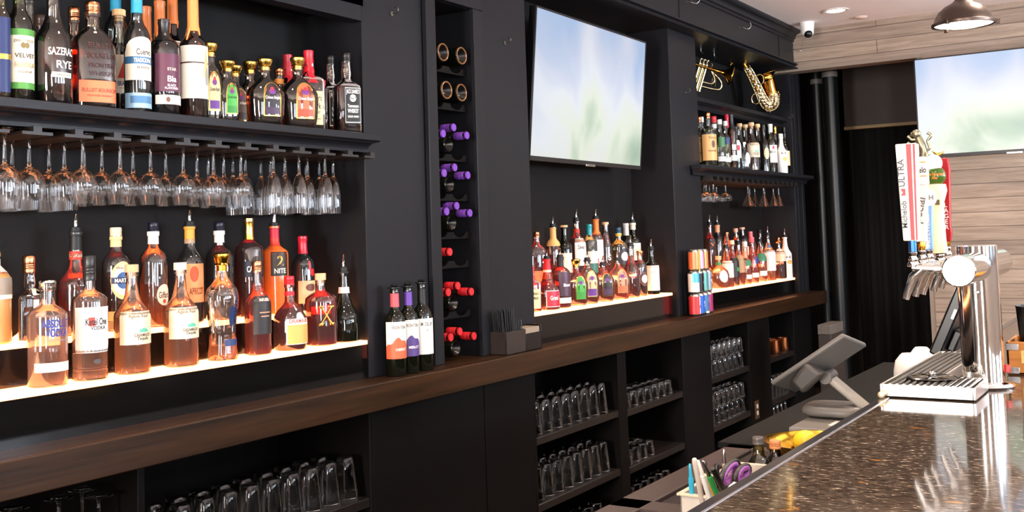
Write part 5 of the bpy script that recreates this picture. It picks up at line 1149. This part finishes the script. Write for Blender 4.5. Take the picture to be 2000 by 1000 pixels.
for i, px in enumerate((1785, 1803, 1817, 1838, 1853)):
    q = P(px, 500, Y=YT); x = q.x - TX; y0 = YT - TY
    f = MB().tube([(x, .03, zT), (x, y0 * .55, zT), (x, y0 * .56, zT)], .0125, 14).tube([(x, y0 * .5, zT), (x, y0 * .62, zT)], .017, 14).tube([(x, y0 * .6, zT), (x, y0 + .004, zT + .004)], [.011, .013], 14)
    f.tube([(x, y0 - .02, zT), (x, y0 + .004, zT - .02), (x, y0 + .022, zT - .065), (x, y0 + .026, zT - .078)], [.012, .0125, .0095, .009], 12)
    f.lathe([(0, -.002), (.015, -.002), (.016, .006), (.011, .012), (.013, .018), (.008, .026), (.011, .034), (.007, .040), (0, .040)], (x, y0 + .002, zT + .008), 14)
    f.build('faucet', CHROME, e, smooth=50)
    taps.append((q.x, YT + .002, ZB + zT + .046))
def handle(i, lab):
    e = empty('tap_handle', taps[i], lab, 'tap handle', 'beer tap handles'); return e, taps[i]
def hz(i, py, px=None): return P(px or 1800, py, Y=YT).z - taps[i][2]
def text_flat(s, h, org, ux, uy, maxw=None, depth=0):
    """flat lettering: org = centre, ux/uy = directions of the line and of the letters' height"""
    v, f, wd, ht = text_geo(s); k = h / .72; kx = k if not maxw or wd * k <= maxw else maxw / wd; m = MB()
    m._a([tuple(Vector(org) + Vector(ux) * (x * kx) + Vector(uy) * (y * k)) for x, y in v], f); return m
INK = pbr('black_ink', '1a1718', .4); RED = pbr('tap_red', 'a80c18', .4); CREAM = pbr('tap_cream', 'f3e6d6', .3)
# 1: tall tapered paddle, cream face with vertical black lettering, red and white edge
e, t0 = handle(0, 'tall cream and red beer tap handle with vertical black lettering, nearest of the five')
zt = P(1775, 281, X=taps[0][0]).z - t0[2]; zb = P(1785, 470, X=taps[0][0]).z - t0[2]
MB().cyl((0, 0, 0), (0, 0, zb), .0105, n=14).build('ferrule', pbr('blue_metal', '2a5aa8', .2, .8), e, smooth=50)
hb, ht_ = .019, .026
vs = [(-.018, -hb, zb), (.018, -hb, zb), (.018, hb, zb), (-.018, hb, zb), (-.021, -ht_, zt), (.021, -ht_, zt), (.021, ht_, zt), (-.021, ht_, zt)]
m = MB(); m._a(vs, [(3, 2, 1, 0), (4, 5, 6, 7), (0, 1, 5, 4), (1, 2, 6, 5), (2, 3, 7, 6), (3, 0, 4, 7)]); m.build('paddle', CREAM, e, bevel=.003)
def paddle_quad(ya, yb, za, zb_, off):
    """strip on the face turned to -X between heights, ya/yb as shares of the half width"""
    o = []
    for z, (a, b) in ((za, (ya, yb)), (zb_, (ya, yb))):
        t = (z - zb) / (zt - zb); hw = hb + (ht_ - hb) * t; x = -.018 - .003 * t - off
        o += [(x, a * hw, z), (x, b * hw, z)]
    m = MB(); m._a(o, [(0, 1, 3, 2)]); return m
paddle_quad(-.55, -.05, zb + .002, zt - .002, .0008).build('red_stripe', RED, e, smooth=0)
paddle_quad(-.92, -.70, zb + .002, zt - .002, .0008).build('red_stripe', RED, e, smooth=0)
zu = zb + (zt - zb) * .70
text_flat('ULTRA', .017, (-.0215, .0145, zu), (0, 0, 1), (0, 1, 0), (zt - zb) * .40).build('lettering', INK, e, smooth=0, fix=False)
text_flat('Michelob', .014, (-.0205, .012, zb + (zt - zb) * .27), (0, 0, 1), (0, 1, 0), (zt - zb) * .36).build('lettering', INK, e, smooth=0, fix=False)
m = MB(); z = zb + (zt - zb) * .465; m._a([(-.0212, .006, z), (-.0212, .019, z), (-.0212, .0125, z + .008), (-.0212, .019, z + .018), (-.0212, .006, z + .018)], [(0, 1, 2, 3, 4)]); m.build('red_ribbon', RED, e, smooth=0)
# 2: white handle with black scripted plate and lion finial
e, t0 = handle(1, 'white beer tap handle with black lettered plate and small lion on top')
z2 = lambda py: P(1805, py, X=taps[1][0]).z - t0[2]
MB().lathe([(0, 0), (.008, 0), (.012, .02), (.008, .035), (.011, z2(480)), (0, z2(480))], n=14).build('ferrule', BRASS, e, smooth=50)
MB().prism([(-.013, z2(472)), (.013, z2(472)), (.024, z2(372)), (.024, z2(308)), (-.024, z2(308)), (-.024, z2(372))], -.012, .012, 'x').build('grip', pbr('pearl_white', 'f4efe6', .3), e, bevel=.003)
MB().box(-.016, .014, -.027, .027, z2(362), z2(306)).build('name_plate', WHITE, e, bevel=.005)
text_flat('Modelo', .016, (-.0168, -.002, z2(332)), (0, -1, 0), (0, 0, 1), .046).build('lettering', INK, e, smooth=0, fix=False)
MB().box(-.0166, -.016, -.026, .026, z2(345), z2(343)).build('gold_line', GOLD, e); MB().box(-.0166, -.016, -.026, .026, z2(318), z2(316)).build('gold_line', GOLD, e)
text_flat('Especial', .022, (-.0128, .0, z2(420)), (0, -.25, 1), (0, 1, .25), .12).build('lettering', pbr('grey_ink', '7a7672', .4), e, smooth=0, fix=False)
zl = z2(306); LM = pbr('pewter', '8f8a72', .35, .9); m = MB()
LP = lambda y, z: (0, y, zl + z)
m.tube(brass_path([LP(-.002, 0), LP(-.004, .012), LP(.0, .026), LP(.004, .038)], 4), [.006, .0062, .0064, .0068, .007, .0074, .0078, .008, .0078, .0076, .0074, .007, .0066], 10)
m.sphere(LP(.007, .045), .0088, 12, 8).sphere(LP(.014, .045), .0045, 8, 6)
m.tube([LP(.004, .034), LP(.016, .034), LP(.023, .042)], [.0038, .003, .0036], 8).tube([LP(.004, .028), LP(.017, .024), LP(.024, .029)], [.0038, .003, .0036], 8)
m.tube([LP(-.002, .012), LP(.008, .006), LP(.008, .0)], [.005, .004, .004], 8).tube([LP(-.004, .01), LP(-.010, .006), LP(-.009, 0)], [.005, .004, .004], 8)
m.tube(brass_path([LP(-.006, .010), LP(-.016, .016), LP(-.013, .030), LP(-.020, .040), LP(-.013, .046)], 4), .0026, 8)
m.v = [(x * 1.4, (y - .004) * 1.4 - .006, zl + (z - zl) * 1.4) for x, y, z in m.v]
m.build('lion_finial', LM, e, smooth=60)
# 3: pale blue slim handle with a round crest
e, t0 = handle(2, 'slim pale blue and white beer tap handle with round white crest, third of the five')
z3 = lambda py: P(1815, py, X=taps[2][0]).z - t0[2]
MB().lathe([(0, 0), (.007, 0), (.010, .015), (.008, z3(488)), (0, z3(488))], n=14).build('ferrule', pbr('green_metal', '2f5a3a', .3, .6), e, smooth=50)
MB().prism([(-.011, z3(488)), (.011, z3(488)), (.017, z3(400)), (-.017, z3(400))], -.010, .010, 'x').build('grip', pbr('pale_blue', '8fb8e6', .3), e, bevel=.003)
m = MB(); m.M = Matrix.Translation((0, 0, z3(386))) @ Matrix.Rotation(PI / 2, 4, 'Y')
m.lathe([(0, -.012), (.024, -.012), (.027, -.008), (.027, .008), (.024, .012), (0, .012)], n=28).build('crest_disc', WHITE, e, smooth=40)
text_flat('SCH', .013, (-.0128, -.004, z3(386)), (0, -1, 0), (0, 0, 1), .034).build('lettering', pbr('grey_ink', '7a7672', .4), e, smooth=0, fix=False)
text_flat('HEFEWEIZEN', .013, (-.0108, 0, z3(445)), (0, 0, 1), (0, 1, 0), .10).build('lettering', WHITE, e, smooth=0, fix=False)
# 4: cream handle with green ball
e, t0 = handle(3, 'cream beer tap handle with green orange-lettered ball and white cap')
z4 = lambda py: P(1840, py, X=taps[3][0]).z - t0[2]
MB().lathe([(0, 0), (.008, 0), (.010, .012), (.0105, z4(492)), (0, z4(492))], n=14).build('ferrule', CHROME, e, smooth=50)
MB().lathe([(0, z4(494)), (.022, z4(494)), (.019, z4(470)), (.017, z4(430)), (.019, z4(395)), (.029, z4(372)), (.026, z4(360)), (0, z4(356))], n=24).build('grip', pbr('ivory', 'f3dcae', .3), e, smooth=50)
rb = (z4(324) - z4(362)) / 2
MB().sphere((0, 0, z4(343)), rb, 24, 14, (.86, 1.0, 1)).build('green_ball', pbr('hop_green', '3f5a1c', .2), e, smooth=80)
OR = pbr('orange_ink', 'f0862a', .4)
for s, py in (('Two Hearted', 340), ('Ale', 347)):
    m = text_flat(s, .0085, (0, 0, z4(py)), (0, -1, 0), (0, 0, 1), .05)
    m.v = [(-math.sqrt(max(1e-6, (rb * .86 + .0012) ** 2 * (1 - (y / rb) ** 2 - ((z - z4(343)) / rb) ** 2))), y, z) for x, y, z in m.v]
    m.build('lettering', OR, e, smooth=0, fix=False)
MB().sphere((0, .004, z4(318)), .024, 18, 12, (.9, 1, 1.1)).build('white_cap', WHITE, e, smooth=80)
MB().tube(brass_path([(0, -.002, z4(308)), (0, -.008, z4(302)), (0, -.018, z4(300)), (0, -.026, z4(296))], 4), [.007, .007, .0065, .006, .0055, .005, .0045, .004, .0035, .003, .0025, .002, .0015], 8).tube([(0, -.008, z4(302)), (0, .006, z4(294))], [.006, .001], 8).build('gold_fin', GOLD, e, smooth=60)
m = MB(); m.box(-.0215, -.018, -.010, .002, z4(400), z4(390)); m.build('brown_tag', pbr('brown_tag', '6a5334', .4), e)
# 5: red lager handle
e, t0 = handle(4, 'red beer tap handle with white vertical lettering, farthest of the five')
z5 = lambda py: P(1855, py, X=taps[4][0]).z - t0[2]
MB().lathe([(0, 0), (.007, 0), (.011, .02), (.008, z5(472)), (0, z5(472))], n=14).build('ferrule', BRASS, e, smooth=50)
MB().prism([(-.010, z5(472)), (.010, z5(472)), (.016, z5(455)), (.013, z5(440)), (.020, z5(330)), (.015, z5(308)), (-.015, z5(308)), (-.020, z5(330)), (-.013, z5(440)), (-.016, z5(455))], -.011, .011, 'x').build('grip', RED, e, bevel=.003)
zz = z5(445); hL = (z5(392) - z5(448)) / 5.2
for k, ch in enumerate('LAGER'):
    text_flat(ch, hL * .8, (-.0118, -.004, z5(398) - hL * (k + .2) - .0), (0, -1, 0), (0, 0, 1)).build('lettering', WHITE, e, smooth=0, fix=False)
# black tilted order screen on the bar edge
q0, q1 = P(1806, 708, Z=ZB), None
X0 = 3.62; yb = P(1816, 705, X=X0).y; a = P(1866, 578, X=X0); ang = math.atan2(a.y - yb, a.z - ZB)
e = empty('order_monitor', (X0, yb - .012, ZB + .004), 'black tilted order screen seen edge on behind the beer tower', 'monitor', rot=(-ang, 0, 0))
Lh = math.hypot(a.y - yb, a.z - ZB) + .03
MB().box(0, .30, -.018, .018, .004, Lh).build('casing', BLACKP, e, bevel=.006)
MB().box(.012, .288, .018, .0195, .02, Lh - .015).build('screen_glass', pbr('dark_screen', '08080a', .08), e)
MB().box(-.002, .0, -.012, -.004, Lh * .55, Lh * .68).build('side_slot', STEEL, e)
e2 = MB().box(.06, .24, -.045, -.018, Lh * .1, Lh * .4).build('rear_stand', BLACKP, e, bevel=.006)
# wooden crate with black straw holder and fruit container at the picture edge
q = P(1968, 732, Z=ZB)
e = empty('wooden_crate', (q.x, q.y, ZB + .0008), 'small orange wooden crate with steel corners on the bar, cut by the right picture edge', 'crate')
hc = P(1968, 668, X=q.x).z - ZB
OW = m_wood('orange_wood', 'b0682c', 'd8924a', 1, .45)
MB().box(0, .2, -.26, -.252, 0, hc).box(0, .2, -.008, 0, 0, hc).box(0, .008, -.26, 0, 0, hc).box(.192, .2, -.26, 0, 0, hc).box(0, .2, -.26, 0, 0, .008).build('box', OW, e, bevel=.002)
for z in (.012, hc - .014): MB().box(-.002, 0, -.032, .001, z - .009, z + .009).box(0, .03, 0, .002, z - .009, z + .009).build('corner_plate', STEEL, e, bevel=.003)
text_flat('B', .035, (-.0008, -.05, hc * .55), (0, -1, 0), (0, 0, 1)).build('lettering', pbr('gold_ink', 'e8c878', .4), e, smooth=0, fix=False)
qt = P(1962, 598, X=q.x + .06)
e = empty('straw_holder', (q.x + .085, q.y - .088, ZB + .010), 'black ribbed straw holder standing in the wooden crate', 'straw holder')
hh = qt.z - ZB - .009
MB().lathe([(0, 0), (.055, 0), (.066, hh - .004), (.069, hh), (.062, hh), (.052, .006), (0, .006)], n=36, fn=lambda r, z, a: (r * (1 + .03 * math.cos(18 * a)) * math.cos(a), r * (1 + .03 * math.cos(18 * a)) * math.sin(a))).build('cup', BLACKP, e, smooth=40)
e = empty('garnish_jar', (q.x + .30, q.y - .09, ZB + .0008), 'clear jar of orange slices behind the straw holder at the picture edge', 'jar')
hj = P(1970, 575, X=q.x + .3).z - ZB
MB().lathe([(0, 0), (.07, 0), (.072, .004), (.072, hj), (.074, hj + .004), (.069, hj + .004), (.068, .006), (0, .006)], n=32).build('glass_jar', thin_glass('f3f0e8'), e, smooth=50)
OS = pbr('orange_peel', 'f0982c', .4)
for k in range(7):
    a = k * 2.4; o = MB().sphere((.028 * math.cos(a), .028 * math.sin(a), hj * .88 + .014 * (k % 3)), .03, 14, 10, (1, .55, 1)).build('orange_slice', OS, None, smooth=80)
    o.location = (q.x + .30, q.y - .09, ZB); tag(o, 'orange slice heaped in the clear garnish jar', 'fruit slice', 'orange slices in the garnish jar')
# ------------------------------------------------------------------ bartender side
ZUB = H0 - 0.65
cnr = P(1425, 867, Z=ZUB); fl = P(1480, 872, Z=ZUB)
e = empty('bottle_cooler', (1.0, 0.74, 0), 'low dark under-bar cooler with sliding lids beside the bar', 'cooler')
xe = cnr.x; ye = cnr.y
CO = pbr('brown_grey_lid', '4a3f3c', .32, .3)
MB().box(0, xe - 1.0, 0, ye - .74, 0, ZUB - .03).build('body', pbr('cooler_body', '231e1c', .4), e, bevel=.004)
MB().box(0, xe - 1.0, ye - .74 - .085, ye - .74, ZUB - .03, ZUB).box(xe - 1.0 - .05, xe - 1.0, 0, ye - .74, ZUB - .03, ZUB).box(0, xe - 1.0, 0, .05, ZUB - .03, ZUB).box(1.30, 1.38, 0, ye - .74, ZUB - .03, ZUB).build('rim', CO, e, bevel=.003)
for a, b in ((.0, 1.30), (1.38, xe - 1.05)): MB().box(a + .004, b - .004, .052, ye - .74 - .09, ZUB - .03, ZUB - .008).build('sliding_lid', pbr('dark_lid', '332b29', .3, .3), e, bevel=.003)
MB().sphere((.78, ye - .74 - .16, ZUB - .005), .03, 16, 8, (1.0, .6, .9)).build('lid_knob', pbr('dark_steel', '55514c', .25, 1.0), e, smooth=60)
for k in range(4): MB().box(.6, 1.22, .10 + .022 * k, .105 + .022 * k, ZUB - .008, ZUB - .002).build('lid_track', BLACKP, e)
# pen tray: open clear plastic box with pens, pencils and scissors
ta = P(1328, 962, Z=ZUB + .11); 
e = empty('pen_tray', (ta.x - .0, ta.y - .13, ZUB), 'clear plastic caddy on the cooler holding pens and scissors', 'caddy')
TWd, TH = .13, .11; TL = P(1478, 906, Z=ZUB + .11).x - ta.x
PL = pbr('frosted_plastic', 'e3d7c8', .35, 0, .35, 1.45)
MB().box(0, TL, 0, .005, 0, TH).box(0, TL, TWd - .005, TWd, 0, TH).box(0, .005, 0, TWd, 0, TH).box(TL - .005, TL, 0, TWd, 0, TH).box(0, TL, 0, TWd, 0, .004).build('box', PL, e, bevel=.002)
MB().box(-.006, TL + .006, -.006, 0, TH - .006, TH).box(-.006, TL + .006, TWd, TWd + .006, TH - .006, TH).box(-.006, 0, 0, TWd, TH - .006, TH).box(TL, TL + .006, 0, TWd, TH - .006, TH).build('lip', pbr('pale_lip', 'c9b39a', .4), e, bevel=.002)
pens = [(1347, 905, 'teal click pen in the pen caddy', '2f9ab8', 'pen'), (1356, 896, 'grey capped marker in the pen caddy, leaning left', 'b9ada0', 'marker'), (1363, 898, 'white pen with pale tip in the pen caddy', 'ece4da', 'pen'), (1372, 899, 'green pen with silver tip in the pen caddy', '2f8a44', 'pen'), (1378, 901, 'black pen with white tip in the pen caddy', '26221f', 'pen'),
        (1378, 928, 'short yellow patterned pencil in the pen caddy', 'f0c868', 'pencil'), (1386, 933, 'short orange pencil in the pen caddy', 'e8902c', 'pencil'), (1392, 915, 'black capped marker in the pen caddy', '1d1a19', 'marker'), (1400, 905, 'second black marker in the pen caddy, with a teal clip', '23201f', 'marker'), (1413, 877, 'tall frosted grey pen standing highest in the pen caddy', 'a89a8c', 'pen')]
for i, (px, py, lab, col, kind) in enumerate(pens):
    bx = ta.x + .022 + .0142 * i; by = ta.y - .022 - .024 * (i % 4)
    tip = P(px, py, Y=by + .004); o = Vector((bx, by, ZUB + .006))
    tip = P(px, py, Y=by - .005)
    dv = tip - o; o2 = empty('pen' if kind == 'pen' else kind, o, lab, kind, 'pens in the caddy')
    Ln = dv.length; Q = dv.to_track_quat('Z', 'Y'); o2.rotation_euler = Q.to_euler()
    r = .0058 if kind != 'pencil' else .0065
    pm = pbr('pen_plastic', col, .3)
    MB().lathe([(0, 0), (.002, .001), (r * .8, .015), (r, .03), (r, Ln * .80), (r * .9, Ln * .82), (0, Ln * .82)], n=12).build('barrel', pm, o2, smooth=50)
    if kind == 'pen': MB().lathe([(0, 0), (r * .75, 0), (r * .55, Ln * .10), (r * .4, Ln * .17), (0, Ln * .18)], (0, 0, Ln * .82), 10).build('tip', STEEL if i % 2 else pm, o2, smooth=50)
    else: MB().lathe([(0, 0), (r * 1.02, 0), (r * 1.02, Ln * .16), (r * .7, Ln * .18), (0, Ln * .18)], (0, 0, Ln * .82), 10).build('cap', pm, o2, smooth=50)
    MB().box(-.001, .001, r, r + .003, Ln * .5, Ln * .8).build('clip', pm, o2)
sq = P(1440, 935, Z=ZUB + .10)
e = empty('scissors', (ta.x + .15, ta.y - .07, ZUB + .012), 'black handled scissors with purple grips standing in the pen caddy', 'scissors')
yS = ta.y - .07
def sc(px, py, dy=0): v = P(px, py, Y=yS + dy); return v - Vector(e.location)
PUR = pbr('purple_grip', 'a05ab0', .35); BK = pbr('black_grip', '2a2624', .35)
for (cx, cy_, a, b, tl, dy) in ((1424, 925, 11, 28, .55, .0), (1449, 927, 10, 20, .6, -.016)):
    pts = []
    for k in range(17):
        t = 2 * PI * k / 16; x = a * math.cos(t); y = b * math.sin(t); c_, s_ = math.cos(tl), math.sin(tl)
        pts.append(sc(cx + x * c_ - y * s_, cy_ + x * s_ + y * c_, dy))
    MB().tube(pts, .0065, 10)  .build('finger_loop', BK, e, smooth=60)
    MB().tube([p * .76 + sc(cx, cy_, dy - .004) * .24 for p in pts], .0075, 8).build('purple_lining', PUR, e, smooth=60)
MB().tube([sc(1412, 944), sc(1408, 956), (.0, 0, 0)], [.008, .006, .003], 8).tube([sc(1436, 942, -.016), sc(1416, 956), (.01, 0, 0)], [.008, .006, .003], 8).build('blade', STEEL, e, smooth=50)
# cooler top bottles and the brass bowl
bw = P(1540, 892, Z=ZUB); R0 = .125
q = P(1545, 856, X=2.96)
BX = 2.93; BYC = P(1494, 856, X=BX).y - .146
e = empty('brass_bowl', (BX, BYC, ZUB), 'large shiny brass bowl on the cooler behind the small bottles', 'bowl')
rimz = P(1500, 850, X=2.96).z - ZUB
MB().lathe([(0, 0), (.07, 0), (.10, .01), (.135, rimz * .7), (.142, rimz), (.146, rimz + .003), (.140, rimz + .003), (.131, rimz * .7), (.095, .014), (0, .008)], n=48).build('bowl_body', BRASS, e, smooth=60)
for k, (dx, dy) in enumerate(((.05, -.03), (.06, .05))):
    o = MB().sphere((0, 0, 0), .032, 18, 12, (1.15, 1, 1)).sphere((.036, 0, 0), .007, 8, 6).build('lemon', pbr('lemon_peel', 'f0c22a', .4, bump=.1, bscale=150), None, smooth=80)
    o.location = (BX + dx, BYC + dy, ZUB + .048); o.rotation_euler = (0, .3, k * 1.3); tag(o, 'yellow lemon lying in the brass bowl, %s' % ('nearest the cooler edge', 'nearest the bar', 'at the far side', 'at the near side')[k], 'lemon', 'lemons in the brass bowl')
def small_bottle(px, py, pyb, X, lab, gl, liq, cap):
    q = P(px, pyb, X=X); t = P(px, py, X=X)
    e = empty('bitters_bottle', (X, q.y, ZUB), lab, 'bottle', 'small bottles by the brass bowl')
    H = t.z - ZUB
    make_bottle(e, H, .030, 'taper', gl, liq, cap, [], .013)
small_bottle(1483, 850, 905, 2.62, 'small pale bottle with dark grey cap in front of the brass bowl', 'e6dfae', ('b8a848', .6), ('screw', '#5a5450', .14))
small_bottle(1515, 857, 897, 2.72, 'small dark bottle with orange cap in front of the brass bowl', 'c98a5a', ('3a1208', .7), ('screw', '#e89a6a', .2))
# low service stand with cash drawer, order terminal and bowls
SX0 = xe + .02
e = empty('service_stand', (SX0, .74, 0), 'low black service stand between cooler and hall, under the grey order terminal', 'stand')
MB().box(0, 2.1, 0, .52, 0, ZUB - .02).build('body', BLACKP, e, bevel=.004)
MB().box(-.005, 2.105, 0, .525, ZUB - .02, ZUB).build('top_board', pbr('black_laminate', '0a090a', .55, spec=.15), e, bevel=.003)
dq = P(1540, 852, Z=ZUB)
dq = P(1540, 834, Z=ZUB + .05)
e = empty('cash_drawer', (dq.x, dq.y - .30, ZUB), 'flat grey cash drawer with a white sticker under the order terminal', 'cash drawer')
MB().box(0, .40, 0, .30, 0, .05).build('drawer_case', pbr('grey_case', '7d7873', .4), e, bevel=.004)
MB().box(-.004, 0, .01, .29, .004, .04).build('drawer_front', pbr('dark_case', '2a2726', .4), e, bevel=.002)
MB().box(.07, .15, .12, .20, .05, .0506).build('sticker', WHITE, e)
# order terminal (back turned to the room)
XT = dq.x + .22
GP = pbr('grey_terminal', '64605c', .4); GD = pbr('dark_grey_terminal', '3d3936', .45)
tq = P(1625, 815, X=XT)
e = empty('order_terminal', (XT, tq.y, ZUB + .051), 'grey tilted order terminal with card reader standing on the service stand', 'terminal')
O = Vector(e.location)
def tt(px, py, dx=0.0): return P(px, py, X=XT + dx) - O
zb_ = max(.036, P(1625, 814, X=XT).z - ZUB - .05)
MB().box(-.03, .09, -.10, .06, 0, max(.004, zb_ - .03)).build('pedestal', BLACKP, e, bevel=.004)
wB = (tt(1568, 800).y - tt(1690, 800).y) / 2; cB = tt(1629, 800).y
MB().lathe([(0, 0), (wB * .93, 0), (wB, .006), (wB, .018), (wB * .9, .030), (0, .032)], (0.02, cB, zb_ - .03), 40, fn=lambda r, z, a: (.85 * r * math.copysign(abs(math.cos(a)) ** .6, math.cos(a)), r * math.copysign(abs(math.sin(a)) ** .6, math.sin(a)))).build('base_plate', GP, e, smooth=50)
a, b = tt(1618, 735, .02), tt(1690, 795, .02)
dv = (b - a).normalized(); m = MB(); up = Vector((1, 0, 0)); sd = dv.cross(up)
def slab(a, b, w, t, ax=Vector((1, 0, 0))):
    d = (b - a).normalized(); n = d.cross(ax).normalized(); m = MB(); vs = []
    for p in (a, b):
        for s1, s2 in ((-1, -1), (1, -1), (1, 1), (-1, 1)): vs.append(tuple(p + ax * (s1 * w / 2) + n * (s2 * t / 2)))
    m._a(vs, [(3, 2, 1, 0), (4, 5, 6, 7), (0, 1, 5, 4), (1, 2, 6, 5), (2, 3, 7, 6), (3, 0, 4, 7)]); return m
slab(a, b + (b - a) * .08, .06, .022).build('stand_arm', pbr('light_grey_terminal', '9a948c', .35), e, bevel=.008)
MB().cyl(a + Vector((-.04, 0, 0)), a + Vector((.04, 0, 0)), .020, n=20).build('hinge', GP, e, smooth=40)
# tablet: a tilted slab whose back shows; corners read in the photo
c0, c1 = tt(1587, 718), tt(1670, 663)
ax = (Vector((.94, 0, 0)) + Vector((0, -.20, -.28))).normalized()
slab(c0 - (c1 - c0) * .72, c1, .155, .016, ax).build('tablet', GP, e, bevel=.006)
cr = [tt(a_, b_, -.085) for a_, b_ in ((1543, 746), (1572, 708), (1608, 731), (1566, 771))]
MB().prism([(p.y, p.z) for p in cr], cr[0].x, cr[0].x + .05).build('card_reader', GD, e, bevel=.012, seg=3)
# bowls on the far end of the stand
for k, (px, py, X, r, lab) in enumerate(((1776, 722, 4.72, .064, 'white porcelain bowl upside down on the service stand, left of two'), (1801, 712, 4.95, .06, 'white porcelain bowl upside down on the service stand, right of two'))):
    y = P(px, py, X=X).y
    e = empty('porcelain_bowl', (X, y, ZUB), lab, 'bowl', 'white bowls on the service stand')
    zt = P(px, 690 if k == 0 else 678, X=X).z - ZUB
    MB().lathe([(r, 0), (r * .99, zt * .3), (r * .85, zt * .7), (r * .55, zt * .93), (r * .42, zt), (0, zt), ], n=32).build('bowl_body', WHITE, e, smooth=60)
# string of pale beads along the tray edge
for k in range(9):
    t = k / 8; p = P(1718 + 28 * t, 770 - 27 * t, Z=ZB + .012)
    o = MB().sphere((0, 0, 0), .0085, 12, 8).build('bead', pbr('pale_bead', 'e8d2a8', .3, .6), None, smooth=80); o.location = (p.x, BY - .004, ZB + .0105)
    tag(o, 'small pale metal bead lying on the chrome bar edge beside the drip tray', 'bead', 'beads along the bar edge')
# black cabinet with a steel front in the hall behind the terminal
q = P(1630, 640, X=6.9)
e = empty('hall_cabinet', (6.7, P(1622, 640, X=6.7).y, 0), 'low dark cabinet with a grey top band past the end of the back bar', 'cabinet')
zt = P(1630, 635, X=6.7).z; wy = P(1597, 640, X=6.7).y - P(1622, 640, X=6.7).y; yk = P(1622, 640, X=6.7).y; dk = next(d_ for d_ in [k / 100 for k in range(5, 150)] if pix((6.7 + d_, yk, zt))[0] > 1646)
MB().box(0, dk, 0, wy, 0, zt - .06).build('body', pbr('brown_black', '2a211c', .5), e, bevel=.003)
MB().box(-.004, dk, 0, wy, zt - .06, zt).build('top_band', pbr('grey_band', '57514b', .45, bump=.3, bscale=90), e, bevel=.002)
# ------------------------------------------------------------------ ceiling things
def fix_down(x, y, lab):
    e = empty('downlight', (x, y, CEILZ), lab, 'ceiling light', 'recessed ceiling lights')
    MB().lathe([(.062, -.001), (.085, -.001), (.088, -.006), (.070, -.008), (.060, -.002)], n=32).build('trim_ring', WHITE, e, smooth=50)
    MB().lathe([(0, -.004), (.061, -.004), (.061, -.0035), (0, -.0035)], n=28).build('lamp_glass', pbr('lit_lamp', 'fff1dc', .3, emis=5), e, smooth=0)
for i, (x, y) in enumerate(DOWN):
    fix_down(x, y, 'recessed round ceiling light' + (' near the end of the back bar cornice' if i == 8 else ', row %s' % ORD[i]))
q = P(1681, 33, Z=CEILZ)
e = empty('smoke_sensor', q, 'small flat white sensor on the ceiling right of the recessed light', 'sensor')
MB().lathe([(0, -.012), (.035, -.012), (.045, -.004), (.05, 0), (0, 0)], n=28).build('sensor_body', pbr('beige_plastic', 'e0c9b8', .5), e, smooth=40)
q = P(1576, 44, Z=CEILZ)
e = empty('security_camera', q, 'white dome security camera on the ceiling beside the cornice', 'camera')
s = mpp(q) * 27 / 2
MB().lathe([(0, 0), (s * 1.02, 0), (s, -.02), (s * .86, -.085), (s * .7, -.095), (0, -.095)], n=32).build('housing', WHITE, e, smooth=50)
MB().sphere((-.35 * s, -.2 * s, -.085), s * .62, 20, 12).build('lens_ball', BLACKP, e, smooth=80)
# pendant
XP = 5.0; q = P(1882, 47, X=XP)
e = empty('pendant_lamp', q, 'bronze dome pendant lamp hanging over the bar', 'lamp')
k = mpp(q); r = 56 * k; top = P(1868, 2, X=XP).z - q.z
BZ = pbr('bronze', '4f4038', .35, .7)
MB().lathe([(r, 0), (r * 1.02, .006), (r * .98, .012), (r * .93, .03), (r * .82, .055), (r * .62, .078), (r * .40, .092), (r * .26, .106), (r * .22, .13), (r * .2, .15), (r * .2, .19), (0, .19)], n=48).build('dome', BZ, e, smooth=50)
MB().lathe([(r * .99, -.008), (r * 1.05, -.006), (r * 1.06, .004), (r * 1.0, .008)], n=48).build('clamp_ring', BZ, e, smooth=50)
for a in (.2, 2.3, 4.4): MB().box(-.006, .016, -.007, .007, -.012, .010).build('clamp_screw', BZ, e, bevel=.002).matrix_local = Matrix.Rotation(a + 2.6, 4, 'Z') @ Matrix.Translation((r * 1.04, 0, 0))
MB().lathe([(0, -.012), (r * .6, -.010), (r * .96, 0), (r * .96, .002), (0, .002)], n=40).build('lens_glass', pbr('lit_lens', 'fff0dd', .3, emis=6), e, smooth=60)
MB().cyl((0, 0, .19), (0, 0, CEILZ - q.z), .006, n=10).build('stem_rod', BZ, e)
l = bpy.data.lights.new('pendant_light', 'SPOT'); l.energy = 80; l.spot_size = math.radians(150); l.spot_blend = .8; l.shadow_soft_size = .08; l.color = (1, .82, .64)
o = bpy.data.objects.new('pendant_light', l); o.location = (0, 0, -.03); o.parent = e; COL.objects.link(o)
